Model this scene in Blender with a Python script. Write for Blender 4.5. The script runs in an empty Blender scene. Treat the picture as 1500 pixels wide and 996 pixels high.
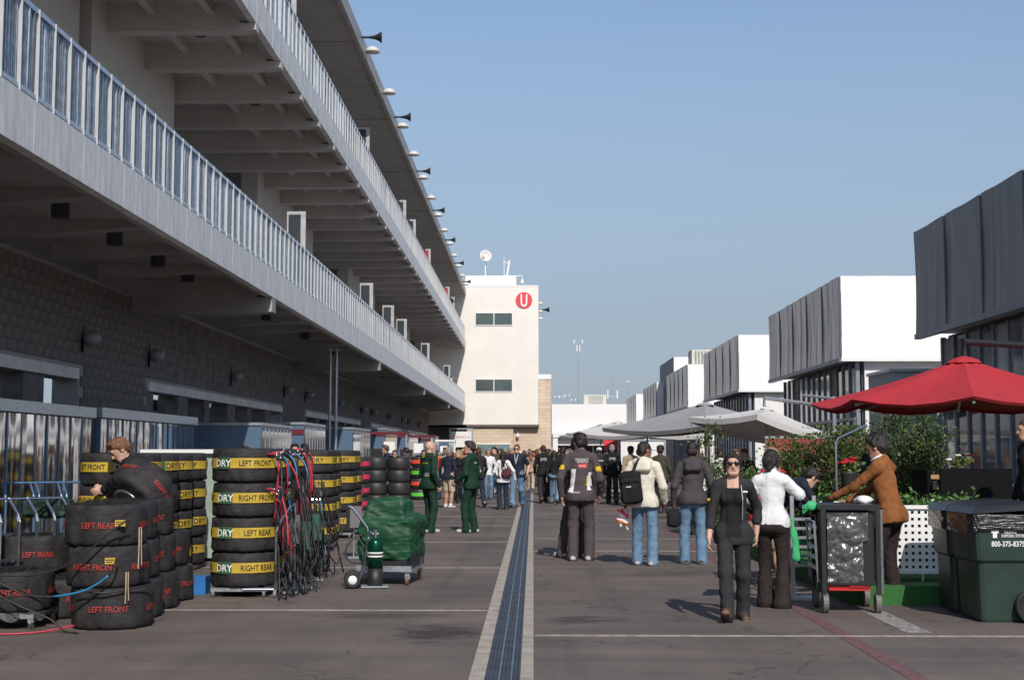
import bpy, math, random
import numpy as np
from mathutils import Vector, Matrix, Euler

random.seed(11)
rng = np.random.default_rng(11)
scene = bpy.context.scene
col = scene.collection
R = math.radians

# ------------------------------------------------------------------ camera
CAM_H = 1.58
FPX = 2000.0                       # focal length in photo pixels (1500 wide)
cam = bpy.data.cameras.new('camera')
cam.lens = FPX / 1500 * 36
cam.sensor_width = 36
cam.clip_end = 6000
cam_o = bpy.data.objects.new('camera', cam)
col.objects.link(cam_o)
cam_o.location = (0, 0, CAM_H)
cam_o.rotation_euler = (R(90) + math.atan(166 / FPX), 0, math.atan(31 / FPX))
scene.camera = cam_o
CM = cam_o.rotation_euler.to_matrix()

# ------------------------------------------------------------------ light
SUN_EL, SUN_AZ = R(40), R(12)      # sun behind the camera, a little to the right
sun_dir = Vector((math.sin(SUN_AZ) * math.cos(SUN_EL), -math.cos(SUN_AZ) * math.cos(SUN_EL), math.sin(SUN_EL)))
world = bpy.data.worlds.new('World')
scene.world = world
world.use_nodes = True
wn = world.node_tree.nodes
sky = wn.new('ShaderNodeTexSky')
sky.sky_type = 'NISHITA'
sky.sun_disc = False
sky.sun_elevation = SUN_EL
sky.sun_rotation = math.atan2(sun_dir.x, sun_dir.y)
sky.altitude = 150
sky.air_density = 1.0
sky.dust_density = 0.7
sky.ozone_density = 0.9
# dull haze lying low all round the horizon, thinning out by about 25 degrees up
wl_ = world.node_tree.links
wt = wn.new('ShaderNodeTexCoord'); ws = wn.new('ShaderNodeSeparateXYZ'); wl_.new(wt.outputs['Generated'], ws.inputs[0])
wr_ = wn.new('ShaderNodeValToRGB'); we = wr_.color_ramp.elements
we[0].position = 0.0; we[0].color = (.92, .92, .92, 1); we[1].position = .44; we[1].color = (0, 0, 0, 1)
for p_, v_ in ((.105, .80), (.208, .50), (.31, .09)):
    e_ = we.new(p_); e_.color = (v_, v_, v_, 1)
wl_.new(ws.outputs['Z'], wr_.inputs[0])
wm = wn.new('ShaderNodeMix'); wm.data_type = 'RGBA'
wl_.new(wr_.outputs[0], wm.inputs['Factor']); wl_.new(sky.outputs[0], wm.inputs['A']); wm.inputs['B'].default_value = (2.10, 2.62, 3.36, 1)
wl_.new(wm.outputs['Result'], wn['Background'].inputs[0])
wn['Background'].inputs[1].default_value = 0.135
sl = bpy.data.lights.new('sun', 'SUN')
sl.energy = 3.85
sl.angle = R(0.5)
sl.color = (1.0, 0.945, 0.87)
so = bpy.data.objects.new('sun', sl)
col.objects.link(so)
so.rotation_euler = (-sun_dir).to_track_quat('-Z', 'Y').to_euler()
so.location = (30, -60, 60)
scene.view_settings.view_transform = 'Standard'
scene.view_settings.look = 'None'
scene.view_settings.exposure = 0.0
scene.view_settings.gamma = 1.0
scene.view_settings.use_curve_mapping = False

# ------------------------------------------------------------------ survey helpers (photo measurement -> metres)
def ray(x, y):
    return CM @ Vector(((x - 750) / FPX, -(y - 498) / FPX, -1))
def at(x, y, Y):
    d = ray(x, y)
    return Vector((0, 0, CAM_H)) + d * (Y / d.y)
def gnd(x, y, z=0.0):
    d = ray(x, y)
    return Vector((0, 0, CAM_H)) + d * ((z - CAM_H) / d.z)

# ------------------------------------------------------------------ materials
MATS = {}
def mat(name, c, rough=.7, metal=0., var=.12, scale=6., bump=0., bscale=60., spec=.5, coord='Object', detail=4., trans=0., sheen=0., stretch=None):
    if name in MATS:
        return MATS[name]
    m = bpy.data.materials.new(name)
    m.use_nodes = True
    nt = m.node_tree
    b = nt.nodes['Principled BSDF']
    b.inputs['Roughness'].default_value = rough
    b.inputs['Metallic'].default_value = metal
    b.inputs['Specular IOR Level'].default_value = spec
    if trans:
        b.inputs['Transmission Weight'].default_value = trans
    if sheen:
        b.inputs['Sheen Weight'].default_value = sheen
    tc = nt.nodes.new('ShaderNodeTexCoord')
    src = tc.outputs[coord]
    if stretch:
        mp = nt.nodes.new('ShaderNodeMapping')
        mp.inputs['Scale'].default_value = stretch
        nt.links.new(src, mp.inputs['Vector'])
        src = mp.outputs[0]
    n = nt.nodes.new('ShaderNodeTexNoise')
    n.inputs['Scale'].default_value = scale
    n.inputs['Detail'].default_value = detail
    n.inputs['Roughness'].default_value = .6
    nt.links.new(src, n.inputs['Vector'])
    rp = nt.nodes.new('ShaderNodeValToRGB')
    lo = [max(0, v * (1 - var * 1.6)) for v in c]
    hi = [min(1, v * (1 + var * 1.3)) for v in c]
    rp.color_ramp.elements[0].color = (*lo, 1)
    rp.color_ramp.elements[1].color = (*hi, 1)
    rp.color_ramp.elements[0].position = .3
    rp.color_ramp.elements[1].position = .7
    nt.links.new(n.outputs['Fac'], rp.inputs[0])
    nt.links.new(rp.outputs[0], b.inputs['Base Color'])
    if bump:
        n2 = nt.nodes.new('ShaderNodeTexNoise')
        n2.inputs['Scale'].default_value = bscale
        n2.inputs['Detail'].default_value = 5
        nt.links.new(src, n2.inputs['Vector'])
        bp = nt.nodes.new('ShaderNodeBump')
        bp.inputs['Strength'].default_value = bump
        bp.inputs['Distance'].default_value = .02
        nt.links.new(n2.outputs['Fac'], bp.inputs['Height'])
        nt.links.new(bp.outputs[0], b.inputs['Normal'])
    MATS[name] = m
    return m

# ------------------------------------------------------------------ object helpers
def meta(o, label=None, cat=None, group=None, kind=None):
    if label: o['label'] = label
    if cat: o['category'] = cat
    if group: o['group'] = group
    if kind: o['kind'] = kind
    return o
def ob(name, mesh, parent=None, loc=(0, 0, 0), rot=(0, 0, 0), scale=(1, 1, 1), label=None, cat=None, group=None, kind=None):
    o = bpy.data.objects.new(name, mesh)
    col.objects.link(o)
    o.location = loc
    o.rotation_euler = rot
    o.scale = scale if hasattr(scale, '__len__') else (scale,) * 3
    if parent: o.parent = parent
    return meta(o, label, cat, group, kind)
def thing(name, label, cat, loc=(0, 0, 0), rz=0., group=None):
    return ob(name, None, None, loc, (0, 0, rz), label=label, cat=cat, group=group)

def raw_mesh(name, V, F, mats, mi=None, smooth=False):
    """V: Nx3, F: list of faces or int array Mx3 / Mx4."""
    me = bpy.data.meshes.new(name)
    if isinstance(F, np.ndarray):
        V = np.asarray(V, np.float32)
        k = F.shape[1]
        me.vertices.add(len(V)); me.vertices.foreach_set('co', V.ravel())
        me.loops.add(F.size); me.loops.foreach_set('vertex_index', F.astype(np.int32).ravel())
        me.polygons.add(len(F))
        me.polygons.foreach_set('loop_start', np.arange(0, F.size, k, dtype=np.int32))
        try:
            me.polygons.foreach_set('loop_total', np.full(len(F), k, np.int32))
        except Exception:
            pass
    else:
        me.from_pydata([tuple(v) for v in V], [], F)
    for m in (mats if isinstance(mats, (list, tuple)) else [mats]):
        me.materials.append(m)
    if mi is not None and len(mi):
        me.polygons.foreach_set('material_index', np.asarray(mi, np.int32))
    if smooth:
        me.polygons.foreach_set('use_smooth', np.ones(len(me.polygons), bool))
    me.update(calc_edges=True)
    return me

class MB:
    def __init__(s):
        s.v = []; s.f = []; s.m = []
    def add(s, vs, fs, mi=0):
        o = len(s.v)
        s.v += [tuple(v) for v in vs]
        for f in fs:
            s.f.append([i + o for i in f]); s.m.append(mi)
        return s
    def box(s, x0, x1, y0, y1, z0, z1, mi=0, M=None):
        vs = [(x, y, z) for z in (z0, z1) for y in (y0, y1) for x in (x0, x1)]
        if M is not None: vs = [M @ Vector(v) for v in vs]
        return s.add(vs, [(0, 2, 3, 1), (4, 5, 7, 6), (0, 1, 5, 4), (2, 6, 7, 3), (0, 4, 6, 2), (1, 3, 7, 5)], mi)
    def bar(s, p0, p1, w, t, mi=0, up=(0, 0, 1)):
        p0 = Vector(p0); p1 = Vector(p1); d = (p1 - p0).normalized(); u = Vector(up)
        a = d.cross(u)
        if a.length < 1e-4: a = d.cross(Vector((0, 1, 0)))
        a.normalize(); b = a.cross(d).normalized()
        vs = [p + a * (i * w / 2) + b * (j * t / 2) for p in (p0, p1) for i, j in ((-1, -1), (1, -1), (1, 1), (-1, 1))]
        return s.add(vs, [(3, 2, 1, 0), (4, 5, 6, 7), (0, 1, 5, 4), (1, 2, 6, 5), (2, 3, 7, 6), (3, 0, 4, 7)], mi)
    def cyl(s, p0, p1, r0, r1=None, n=10, mi=0, caps=True):
        r1 = r0 if r1 is None else r1
        p0 = Vector(p0); p1 = Vector(p1); d = (p1 - p0).normalized()
        a = d.cross(Vector((0, 0, 1)) if abs(d.z) < .95 else Vector((1, 0, 0))).normalized(); b = d.cross(a)
        vs = []
        for p, r in ((p0, r0), (p1, r1)):
            for i in range(n):
                t = 2 * math.pi * i / n
                vs.append(p + a * (r * math.cos(t)) + b * (r * math.sin(t)))
        fs = [(i, (i + 1) % n, n + (i + 1) % n, n + i) for i in range(n)]
        if caps: fs += [list(range(n))[::-1], list(range(n, 2 * n))]
        return s.add(vs, fs, mi)
    def tube(s, pts, r, n=6, mi=0):
        pts = [Vector(p) for p in pts]; o = len(s.v); prev = None
        for i, p in enumerate(pts):
            d = (pts[min(i + 1, len(pts) - 1)] - pts[max(i - 1, 0)]).normalized()
            if prev is None: a = d.cross(Vector((0, 0, 1)) if abs(d.z) < .9 else Vector((1, 0, 0))).normalized()
            else: a = (prev - d * prev.dot(d)).normalized()
            prev = a; b = d.cross(a); rr = r[i] if hasattr(r, '__len__') else r
            s.v += [tuple(p + a * (rr * math.cos(2 * math.pi * k / n)) + b * (rr * math.sin(2 * math.pi * k / n))) for k in range(n)]
        for i in range(len(pts) - 1):
            for k in range(n):
                s.f.append([o + i * n + k, o + i * n + (k + 1) % n, o + (i + 1) * n + (k + 1) % n, o + (i + 1) * n + k]); s.m.append(mi)
        e = o + (len(pts) - 1) * n
        s.f.append([o + k for k in range(n)][::-1]); s.m.append(mi)
        s.f.append([e + k for k in range(n)]); s.m.append(mi)
        return s
    def lathe(s, prof, n=24, c=(0, 0, 0), mi=0, M=None, jit=None, closed=False):
        o = len(s.v); c = Vector(c)
        for j, (r, z) in enumerate(prof):
            for i in range(n):
                t = 2 * math.pi * i / n
                q = r + (jit(t, z, j) if jit else 0)
                p = Vector((q * math.cos(t), q * math.sin(t), z))
                if M is not None: p = M @ p
                s.v.append(tuple(p + c))
        L = len(prof)
        for j in range(L if closed else L - 1):
            k2 = (j + 1) % L
            for i in range(n):
                s.f.append([o + j * n + i, o + j * n + (i + 1) % n, o + k2 * n + (i + 1) % n, o + k2 * n + i]); s.m.append(mi)
        if not closed:
            if prof[0][0] > 1e-4: s.f.append([o + i for i in range(n)][::-1]); s.m.append(mi)
            if prof[-1][0] > 1e-4: s.f.append([o + (L - 1) * n + i for i in range(n)]); s.m.append(mi)
        return s
    def grid(s, P, mi=0, flip=False):
        """P: HxWx3 array"""
        h, w = P.shape[:2]; o = len(s.v)
        s.v += [tuple(p) for p in P.reshape(-1, 3)]
        for j in range(h - 1):
            for i in range(w - 1):
                q = [o + j * w + i, o + j * w + i + 1, o + (j + 1) * w + i + 1, o + (j + 1) * w + i]
                s.f.append(q[::-1] if flip else q); s.m.append(mi)
        return s
    def mesh(s, name, mats, smooth=False):
        return raw_mesh(name, s.v, s.f, mats, s.m, smooth)
    def build(s, name, mats, parent=None, smooth=False, **k):
        return ob(name, s.mesh(name, mats, smooth), parent, **k)

def bez(p0, p1, p2, p3, n=10):
    out = []
    for i in range(n + 1):
        t = i / n; a = (1 - t)
        out.append(Vector(p0) * a**3 + Vector(p1) * (3 * a * a * t) + Vector(p2) * (3 * a * t * t) + Vector(p3) * t**3)
    return out

# ------------------------------------------------------------------ lettering
_tc = {}
def glyphs(s, bold=0.012):
    if (s, bold) in _tc: return _tc[(s, bold)]
    cu = bpy.data.curves.new('lettering', 'FONT')
    cu.body = s; cu.align_x = 'CENTER'; cu.resolution_u = 3; cu.offset = bold
    o = bpy.data.objects.new('lettering_source', cu)
    col.objects.link(o)
    dg = bpy.context.evaluated_depsgraph_get()
    me = bpy.data.meshes.new_from_object(o.evaluated_get(dg))
    V = np.array([v.co[:] for v in me.vertices]).reshape(-1, 3)
    F = [list(p.vertices) for p in me.polygons]
    col.objects.unlink(o); bpy.data.objects.remove(o); bpy.data.curves.remove(cu); bpy.data.meshes.remove(me)
    if len(V):
        V[:, 0] -= (V[:, 0].min() + V[:, 0].max()) / 2
        V /= max(.3, V[:, 1].max())       # cap height -> 1
    _tc[(s, bold)] = (V, F)
    return V, F
def flat_text(name, s, size, m, parent, origin, right, up, squeeze=1., bold=.012):
    V, F = glyphs(s, bold); r = Vector(right); u = Vector(up); o = Vector(origin)
    P = [o + r * (x * size * squeeze) + u * ((y - .5) * size) for x, y, z in V]
    return ob(name, raw_mesh(name, P, F, m), parent)
# ================================================================== ground
def ground_material():
    m = bpy.data.materials.new('asphalt'); m.use_nodes = True
    nt = m.node_tree; N = nt.nodes; L = nt.links; b = N['Principled BSDF']
    b.inputs['Roughness'].default_value = .82
    b.inputs['Specular IOR Level'].default_value = .3
    g = N.new('ShaderNodeNewGeometry')
    def noise(scale, det=5, st=None):
        n = N.new('ShaderNodeTexNoise'); n.inputs['Scale'].default_value = scale; n.inputs['Detail'].default_value = det
        if st:
            mp = N.new('ShaderNodeMapping'); mp.inputs['Scale'].default_value = st
            L.new(g.outputs['Position'], mp.inputs['Vector']); L.new(mp.outputs[0], n.inputs['Vector'])
        else: L.new(g.outputs['Position'], n.inputs['Vector'])
        return n.outputs['Fac']
    def ramp(src, p0, c0, p1, c1):
        r = N.new('ShaderNodeValToRGB'); e = r.color_ramp.elements
        e[0].position = p0; e[0].color = (*c0, 1); e[1].position = p1; e[1].color = (*c1, 1)
        L.new(src, r.inputs[0]); return r.outputs[0]
    def mul(a, bb, f=1.):
        x = N.new('ShaderNodeMix'); x.data_type = 'RGBA'; x.blend_type = 'MULTIPLY'; x.inputs['Factor'].default_value = f
        L.new(a, x.inputs['A']); L.new(bb, x.inputs['B']); return x.outputs['Result']
    base = ramp(noise(.35, 6), .3, (.122, .100, .090), .72, (.168, .140, .126))
    streak = ramp(noise(1.0, 6, (.25, 2.2, 1)), .35, (.86, .86, .87), .68, (1.1, 1.09, 1.07))
    fine = ramp(noise(55, 3), .3, (.82, .82, .82), .7, (1.14, 1.14, 1.14))
    c = mul(mul(base, streak), fine)
    c = mul(c, ramp(noise(260, 2), .35, (.72, .72, .73), .62, (1.2, 1.2, 1.19)))
    # faint tyre tracks running up the lane, and patchy wear across it
    c = mul(c, ramp(noise(1.0, 3, (2.6, .035, 1)), .30, (.80, .80, .81), .46, (1, 1, 1)))
    c = mul(c, ramp(noise(.9, 7, (1, .55, 1)), .40, (.86, .87, .88), .60, (1.08, 1.07, 1.06)))
    # hairline cracks
    vo = N.new('ShaderNodeTexVoronoi'); vo.feature = 'DISTANCE_TO_EDGE'; vo.inputs['Scale'].default_value = .33
    wv = N.new('ShaderNodeTexNoise'); wv.inputs['Scale'].default_value = 1.7; wv.inputs['Detail'].default_value = 6; L.new(g.outputs['Position'], wv.inputs['Vector'])
    av = N.new('ShaderNodeVectorMath'); av.operation = 'ADD'; L.new(g.outputs['Position'], av.inputs[0]); L.new(wv.outputs['Color'], av.inputs[1]); L.new(av.outputs[0], vo.inputs['Vector'])
    c = mul(c, ramp(vo.outputs['Distance'], .0, (.55, .55, .55), .006, (1, 1, 1)))
    # oil and water stains; the long left one is the tyre pile's shadow painted in
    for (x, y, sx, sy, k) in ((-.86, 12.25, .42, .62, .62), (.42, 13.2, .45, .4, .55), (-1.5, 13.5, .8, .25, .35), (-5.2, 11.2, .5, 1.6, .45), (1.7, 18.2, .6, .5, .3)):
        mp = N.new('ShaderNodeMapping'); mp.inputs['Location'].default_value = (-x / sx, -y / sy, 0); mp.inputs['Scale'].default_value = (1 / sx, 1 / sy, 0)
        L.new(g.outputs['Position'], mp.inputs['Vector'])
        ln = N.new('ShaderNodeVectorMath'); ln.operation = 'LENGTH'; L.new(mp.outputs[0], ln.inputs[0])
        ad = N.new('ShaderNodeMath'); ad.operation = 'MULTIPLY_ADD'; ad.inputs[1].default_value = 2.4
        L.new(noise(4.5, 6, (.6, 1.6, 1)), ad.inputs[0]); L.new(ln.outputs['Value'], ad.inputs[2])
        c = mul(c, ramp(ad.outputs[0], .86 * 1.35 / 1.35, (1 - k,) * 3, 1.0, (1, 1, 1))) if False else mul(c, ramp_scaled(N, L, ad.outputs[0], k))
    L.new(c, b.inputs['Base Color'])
    bp = N.new('ShaderNodeBump'); bp.inputs['Strength'].default_value = .35; bp.inputs['Distance'].default_value = .01
    L.new(noise(90, 4), bp.inputs['Height']); L.new(bp.outputs[0], b.inputs['Normal'])
    return m
def ramp_scaled(N, L, src, k):
    mr = N.new('ShaderNodeMapRange'); mr.inputs['From Min'].default_value = 1.5; mr.inputs['From Max'].default_value = 2.3
    L.new(src, mr.inputs['Value'])
    r = N.new('ShaderNodeValToRGB'); e = r.color_ramp.elements
    e[0].color = (1 - k, 1 - k, 1 - k, 1); e[1].color = (1, 1, 1, 1)
    L.new(mr.outputs[0], r.inputs[0]); return r.outputs[0]

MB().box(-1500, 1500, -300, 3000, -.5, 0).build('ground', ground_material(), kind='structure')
M_joint = mat('joint_concrete', (.33, .285, .245), .85, var=.25, scale=9)
M_kerb = mat('channel_concrete', (.36, .315, .27), .85, var=.16, scale=5, bump=.3, bscale=50)
M_grate = mat('grate_iron', (.055, .066, .088), .5, .5, var=.3, scale=5)
M_grate_hi = mat('grate_rib', (.16, .19, .24), .45, .5, var=.2, scale=4)
M_pit = mat('channel_dark', (.02, .023, .03), .9)
for i, (y, x0, x1) in enumerate([(13.95, -9, -.46), (12.06, .012, 30), (19.1, -9, -.46), (22.4, .012, 30), (25.6, .012, 30), (24.6, -9, -.46), (36.1, .012, 30), (34.5, -9, -.46), (30.2, -9, -.46), (44, .012, 30), (42, -9, -.46), (50, .012, 30), (55, -9, -.46), (63, -9, 30), (78, -9, 30), (95, -9, 30)]):
    w = .045 if y < 40 else .09
    pm = MB().box(x0, x1, y - w, y - w * .18, .002, .005)
    pm.box(x0, x1, y + w * .18, y + w, .002, .005)
    pm.build('pavement_joint', M_joint, kind='structure')
dr = ob('drain_channel', None, loc=(0, 8, 0), kind='structure')
for (a, b_) in ((-.455, -.345), (-.098, 0)):
    for k in range(34):
        y0 = k * 3.05; q = MB().box(a, b_, y0, y0 + 3.03, .0, .009)
        q.build('channel_edge', M_kerb, dr)
MB().box(-.345, -.098, 0, 103, .0, .004).build('channel_bed', M_pit, dr)
g = MB()
for i in range(9):
    x = -.335 + i * .0284; g.box(x, x + .014, 0, .99, .005, .0125, 1 if i in (3, 6) else 0)
for i in range(26):
    g.box(-.343, -.1, i * .0385, i * .0385 + .012, .0045, .0095)
gm = g.mesh('grate', [M_grate, M_grate_hi])
for k in range(102):
    ob('grate', gm, dr, (0, k * 1.0 + .3, 0))
# worn red lane line and pale patch on the right
M_red = mat('worn_red_paint', (.145, .075, .076), .8, var=.25, scale=11)
MB().box(2.64, 2.78, 7, 60, .001, .0035).build('painted_line', M_red, kind='structure')
MB().box(3.3, 3.52, 12.3, 14.0, .001, .0032).build('painted_patch', mat('worn_pale_paint', (.27, .25, .235), .85, var=.5, scale=14), kind='structure')

# ================================================================== paddock building on the left
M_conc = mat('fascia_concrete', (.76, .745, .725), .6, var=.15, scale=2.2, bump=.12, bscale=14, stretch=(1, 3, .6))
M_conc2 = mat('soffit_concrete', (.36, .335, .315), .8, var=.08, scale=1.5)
M_paint = mat('painted_wall', (.66, .62, .575), .75, var=.05, scale=1.2)
M_galv = mat('galvanised_steel', (.52, .56, .60), .38, .75, var=.14, scale=20)
M_block = mat('block_masonry', (.20, .178, .162), .9, var=.25, scale=3.1, bump=.4, bscale=35, coord='Object')
M_block2 = mat('block_masonry_warm', (.22, .182, .155), .9, var=.25, scale=2.3, bump=.4, bscale=35)
M_mortar = mat('mortar', (.42, .40, .38), .95, var=.1)
M_lintel = mat('lintel_concrete', (.88, .82, .75), .8, var=.12, scale=1.3)
M_frame = mat('blue_grey_frame', (.17, .23, .31), .4, .3, var=.06)
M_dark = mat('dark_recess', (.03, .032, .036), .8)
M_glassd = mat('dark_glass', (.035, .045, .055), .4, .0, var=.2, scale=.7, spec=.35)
M_white = mat('white_paint', (.78, .77, .75), .5, var=.03)
M_black = mat('black_metal', (.022, .022, .025), .45, .2, var=.15)
YE = 110.0; XF = -5.45; XW = -8.4
pb = thing('paddock_building', 'long grey three storey pit building with open railed balconies', 'building', (XW, 10, 0))
def L3(mb, name, mats, parent, smooth=False):
    """build a part modelled in world metres under a thing standing elsewhere"""
    o = mb.build(name, mats, parent, smooth)
    off = Vector((0, 0, 0)); p = parent
    while p is not None: off += Vector(p.location); p = p.parent
    o.data.transform(Matrix.Translation(-off))
    return o
# ground-floor wall with lintelled bays
bays = [(9.0, 25.1), (29.6, 45.5), (50.2, 66.2), (70.6, 86.8), (91.2, 107.2)]
w = MB(); last = 2.0
for (a, b_) in bays:
    w.box(XW - .5, XW - .02, last, a, 0, 4.9); w.box(XW - .5, XW - .02, a, b_, 2.95, 4.9); last = b_
w.box(XW - .5, XW - .02, last, YE, 0, 4.9)
gw = L3(w, 'ground_wall', M_mortar, pb)
def bay_pillars(a, b_):
    n = 6; out = []; p = a
    wd = (b_ - a) / n
    for k in range(n):
        s = a + k * wd
        out.append((s, s + wd * .36 if k % 2 else s + wd * .22))
    return out
P = MB()
for (a, b_) in bays:
    for (s, e) in bay_pillars(a, b_):
        L3(MB().box(XW - .5, XW - .03, s, e, 0, 2.94), 'pillar', M_block, pb)
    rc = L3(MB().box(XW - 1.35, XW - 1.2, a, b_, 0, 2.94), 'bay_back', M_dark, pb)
    for (s, e) in bay_pillars(a, b_):
        fr = MB(); wd = (b_ - a) / 6; y0, y1 = e + .1, s + wd - .1
        for yy in (y0, (y0 + y1) / 2, y1): fr.box(XW - 1.0, XW - .93, yy - .05, yy + .05, 0, 2.9)
        fr.box(XW - 1.0, XW - .94, y0, y1, 2.55, 2.63)
        wo = L3(fr, 'window_frame', M_frame, pb)
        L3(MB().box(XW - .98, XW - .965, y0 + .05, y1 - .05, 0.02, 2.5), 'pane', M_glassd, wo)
    k = a
    while k < b_ - .1:
        e = min(k + 2.0, b_); L3(MB().box(XW - .45, XW + .04, k + .006, e - .006, 2.94, 3.14), 'lintel', M_lintel, pb); k = e
# masonry blocks: the nearest are single pieces, the rest one mesh
bl = MB().box(0, .022, .004, .396, .004, .196).mesh('block', M_block)
bl2 = MB().box(0, .019, .004, .396, .004, .196).mesh('block', M_block2)
rest = MB(); cnt = 0
for r in range(24):
    z = r * .2 + .02
    y = 20.0 + (.2 if r % 2 else 0)
    while y < 109.6:
        inb = any(a - .4 < y < b_ for a, b_ in bays) and z < 3.14
        if not inb:
            if y < 30.6 and z > 2.5 and cnt < 285:
                ob('block', bl if (r * 7 + int(y * 2.5) * 3) % 5 else bl2, gw, (-.02, y - 10, z)); cnt += 1
            elif y < 75:
                rest.box(XW - .02, XW + .001 + .004 * random.random(), y + .004, y + .396, z + .004, z + .196, random.random() < .25)
        y += .4
rest.box(XW - .02, XW + .001, 75, 109.9, 3.15, 4.85)
meta(L3(rest, 'block_courses', [M_block, M_block2], gw), kind='stuff')
# wall lamps
lm = MB(); lm.lathe([(.0, 0), (.12, .02), (.15, .1), (.14, .2), (.09, .28), (0, .31)], 12, M=Matrix.Rotation(R(70), 4, 'Y'))
lampm = lm.mesh('lamp_shade', mat('lamp_grey', (.30, .32, .34), .4), True)
bracket = MB().box(-.02, .03, -.04, .04, -.2, .12).cyl((0, 0, .12), (0, 0, .3), .012).mesh('bracket', M_black)
for i, y in enumerate([25.2, 29.6, 37.7, 45.8, 50.1, 58.2, 66.3, 70.6, 78.7, 86.9, 91.1, 99.3]):
    b_ = ob('bracket', bracket, pb, (.03, y - 10, 3.66)); ob('lamp_shade', lampm, b_, (.03, 0, 0))

M_rod = mat('baluster_steel', (.24, .29, .35), .42, .6, var=.2, scale=9)
M_post = mat('bright_post', (.52, .53, .545), .45, .15, var=.06)
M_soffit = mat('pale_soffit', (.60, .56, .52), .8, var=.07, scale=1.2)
def balcony(z0, z1, zr, ystart, name):
    """fascia z0..z1 with railing up to zr"""
    # fascia panels
    pan = MB().box(-.14, 0, .0015, 1.2485, z0, z1).mesh('fascia_panel', M_conc)
    pan2 = MB().box(-.14, -.0015, .0015, .3985, z0 + .003, z1).mesh('fascia_panel', M_conc)
    y = ystart
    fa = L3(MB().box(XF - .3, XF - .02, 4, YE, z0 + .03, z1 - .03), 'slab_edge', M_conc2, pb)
    while y < YE - .3:
        ob('fascia_panel', pan, fa, (XF - XW, y - 10, 0)); y += 1.25
        if y < YE - .3: ob('fascia_panel', pan2, fa, (XF - XW, y - 10, 0)); y += .4
    rail = MB(); rail.box(XF - .10, XF - .04, ystart, YE, zr - .06, zr); rail.box(XF - .095, XF - .045, ystart, YE, z1 + .05, z1 + .1)
    rl = L3(rail, 'railing', M_galv, pb)
    post = MB().box(-.105, -.028, 0, .016, z1, zr).mesh('post', M_post)
    n = int((YE - ystart) / .52)
    rods = MB()
    for k in range(n):
        yy = ystart + k * .52
        ob('post', post, rl, (XF - XW, yy - 10, 0))
        nr = 9 if yy < 60 else 6
        for j in range(nr):
            q = yy + .05 + j * .46 / nr; bow = random.gauss(0, .004)
            rods.bar((XF - .07 + bow, q, z1 + .1), (XF - .07 + bow * 2, q + random.gauss(0, .002), zr - .06), .021, .021)
    meta(L3(rods, 'rods', M_rod, rl), kind='stuff')
balcony(4.84, 5.43, 6.50, 8.0, 'lower'); balcony(10.03, 10.64, 11.70, 18.0, 'upper')
# slabs, beams, joists
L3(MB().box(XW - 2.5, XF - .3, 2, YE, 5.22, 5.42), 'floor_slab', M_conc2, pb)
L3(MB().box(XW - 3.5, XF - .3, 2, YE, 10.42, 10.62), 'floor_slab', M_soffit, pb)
def beam(y, zt, zb, zt2=None, w=.32, x1=XF - .004):
    zz = 10.026 if zt > 7 else 4.836
    m = MB(); vs = []
    prof = [(XW - 1.5, zb), (XF - .35, zb), (x1, zb + .03), (x1, zz), (XF - .32, zz), (XF - .32, zt), (XW - 1.5, zt)]
    n = len(prof)
    vs = [(x, y - w / 2, z) for x, z in prof] + [(x, y + w / 2, z) for x, z in prof]
    m.add(vs, [list(range(n)), list(range(n, 2 * n))[::-1]] + [((i + 1) % n, i, n + i, n + (i + 1) % n) for i in range(n)])
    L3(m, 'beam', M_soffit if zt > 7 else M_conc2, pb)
y = 18.4
while y < YE: beam(y, 10.42, 9.86, w=.3); y += 2.65
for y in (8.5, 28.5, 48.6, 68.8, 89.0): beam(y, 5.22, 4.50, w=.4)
y = 11.0
while y < YE:
    m = MB(); m.add([(XW - .01, y - .15, 4.93), (XF - .34, y - .15, 5.12), (XF - .34, y - .15, 5.22), (XW - .01, y - .15, 5.22), (XW - .01, y + .15, 4.93), (XF - .34, y + .15, 5.12), (XF - .34, y + .15, 5.22), (XW - .01, y + .15, 5.22)],
        [(0, 1, 2, 3), (7, 6, 5, 4), (0, 4, 5, 1), (1, 5, 6, 2), (3, 2, 6, 7), (0, 3, 7, 4)])
    L3(m, 'joist', M_conc2, pb); y += 2.53
for x in (-6.35, -7.5):
    L3(MB().box(x - .08, x + .08, 4, YE, 10.2, 10.421), 'joist', M_soffit, pb)
dl = MB().cyl((0, 0, 0), (0, 0, -.22), .13, n=14).mesh('downlight', mat('downlight_grey', (.055, .055, .06), .6))
for k, y in enumerate([16.0, 19.6, 22.2, 24.8, 27.0, 35, 41, 47.5, 55, 62]):
    ob('downlight', dl, pb, (-6.9 - XW, y - 10, 5.22))
for k, y in enumerate([22.9, 27.6, 33.2, 38.5, 46.4, 54.4]):
    ob('downlight', dl, pb, (-6.9 - XW, y - 10, 10.42))
# first-floor wall: solid blocks alternating with open recesses
solid = [(4, 18.0), (18.9, 24.6), (25.3, 31.3), (41, 51.5), (61.5, 72), (82, 92.5), (102, YE)]
for a, b_ in solid:
    L3(MB().box(XW - .5, XW, a, b_, 5.42, 10.42), 'wall_panel', M_paint, pb)
L3(MB().box(XW - 2.6, XW - 2.4, 2, YE, 5.42, 10.42), 'recess_wall', M_paint, pb)
L3(MB().box(XW - 2.6, XW - 1.5, 2, YE, 10.62, 14.5), 'upper_wall', M_paint, pb)
for y in (22.6, 24.1, 27.4, 30.2, 44.3):
    L3(MB().box(XW, XW + .05, y, y + .1, 7.5, 7.68).box(XW, XW + .12, y + .03, y + .07, 7.56, 7.6), 'wall_fitting', M_black, pb)
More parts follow.
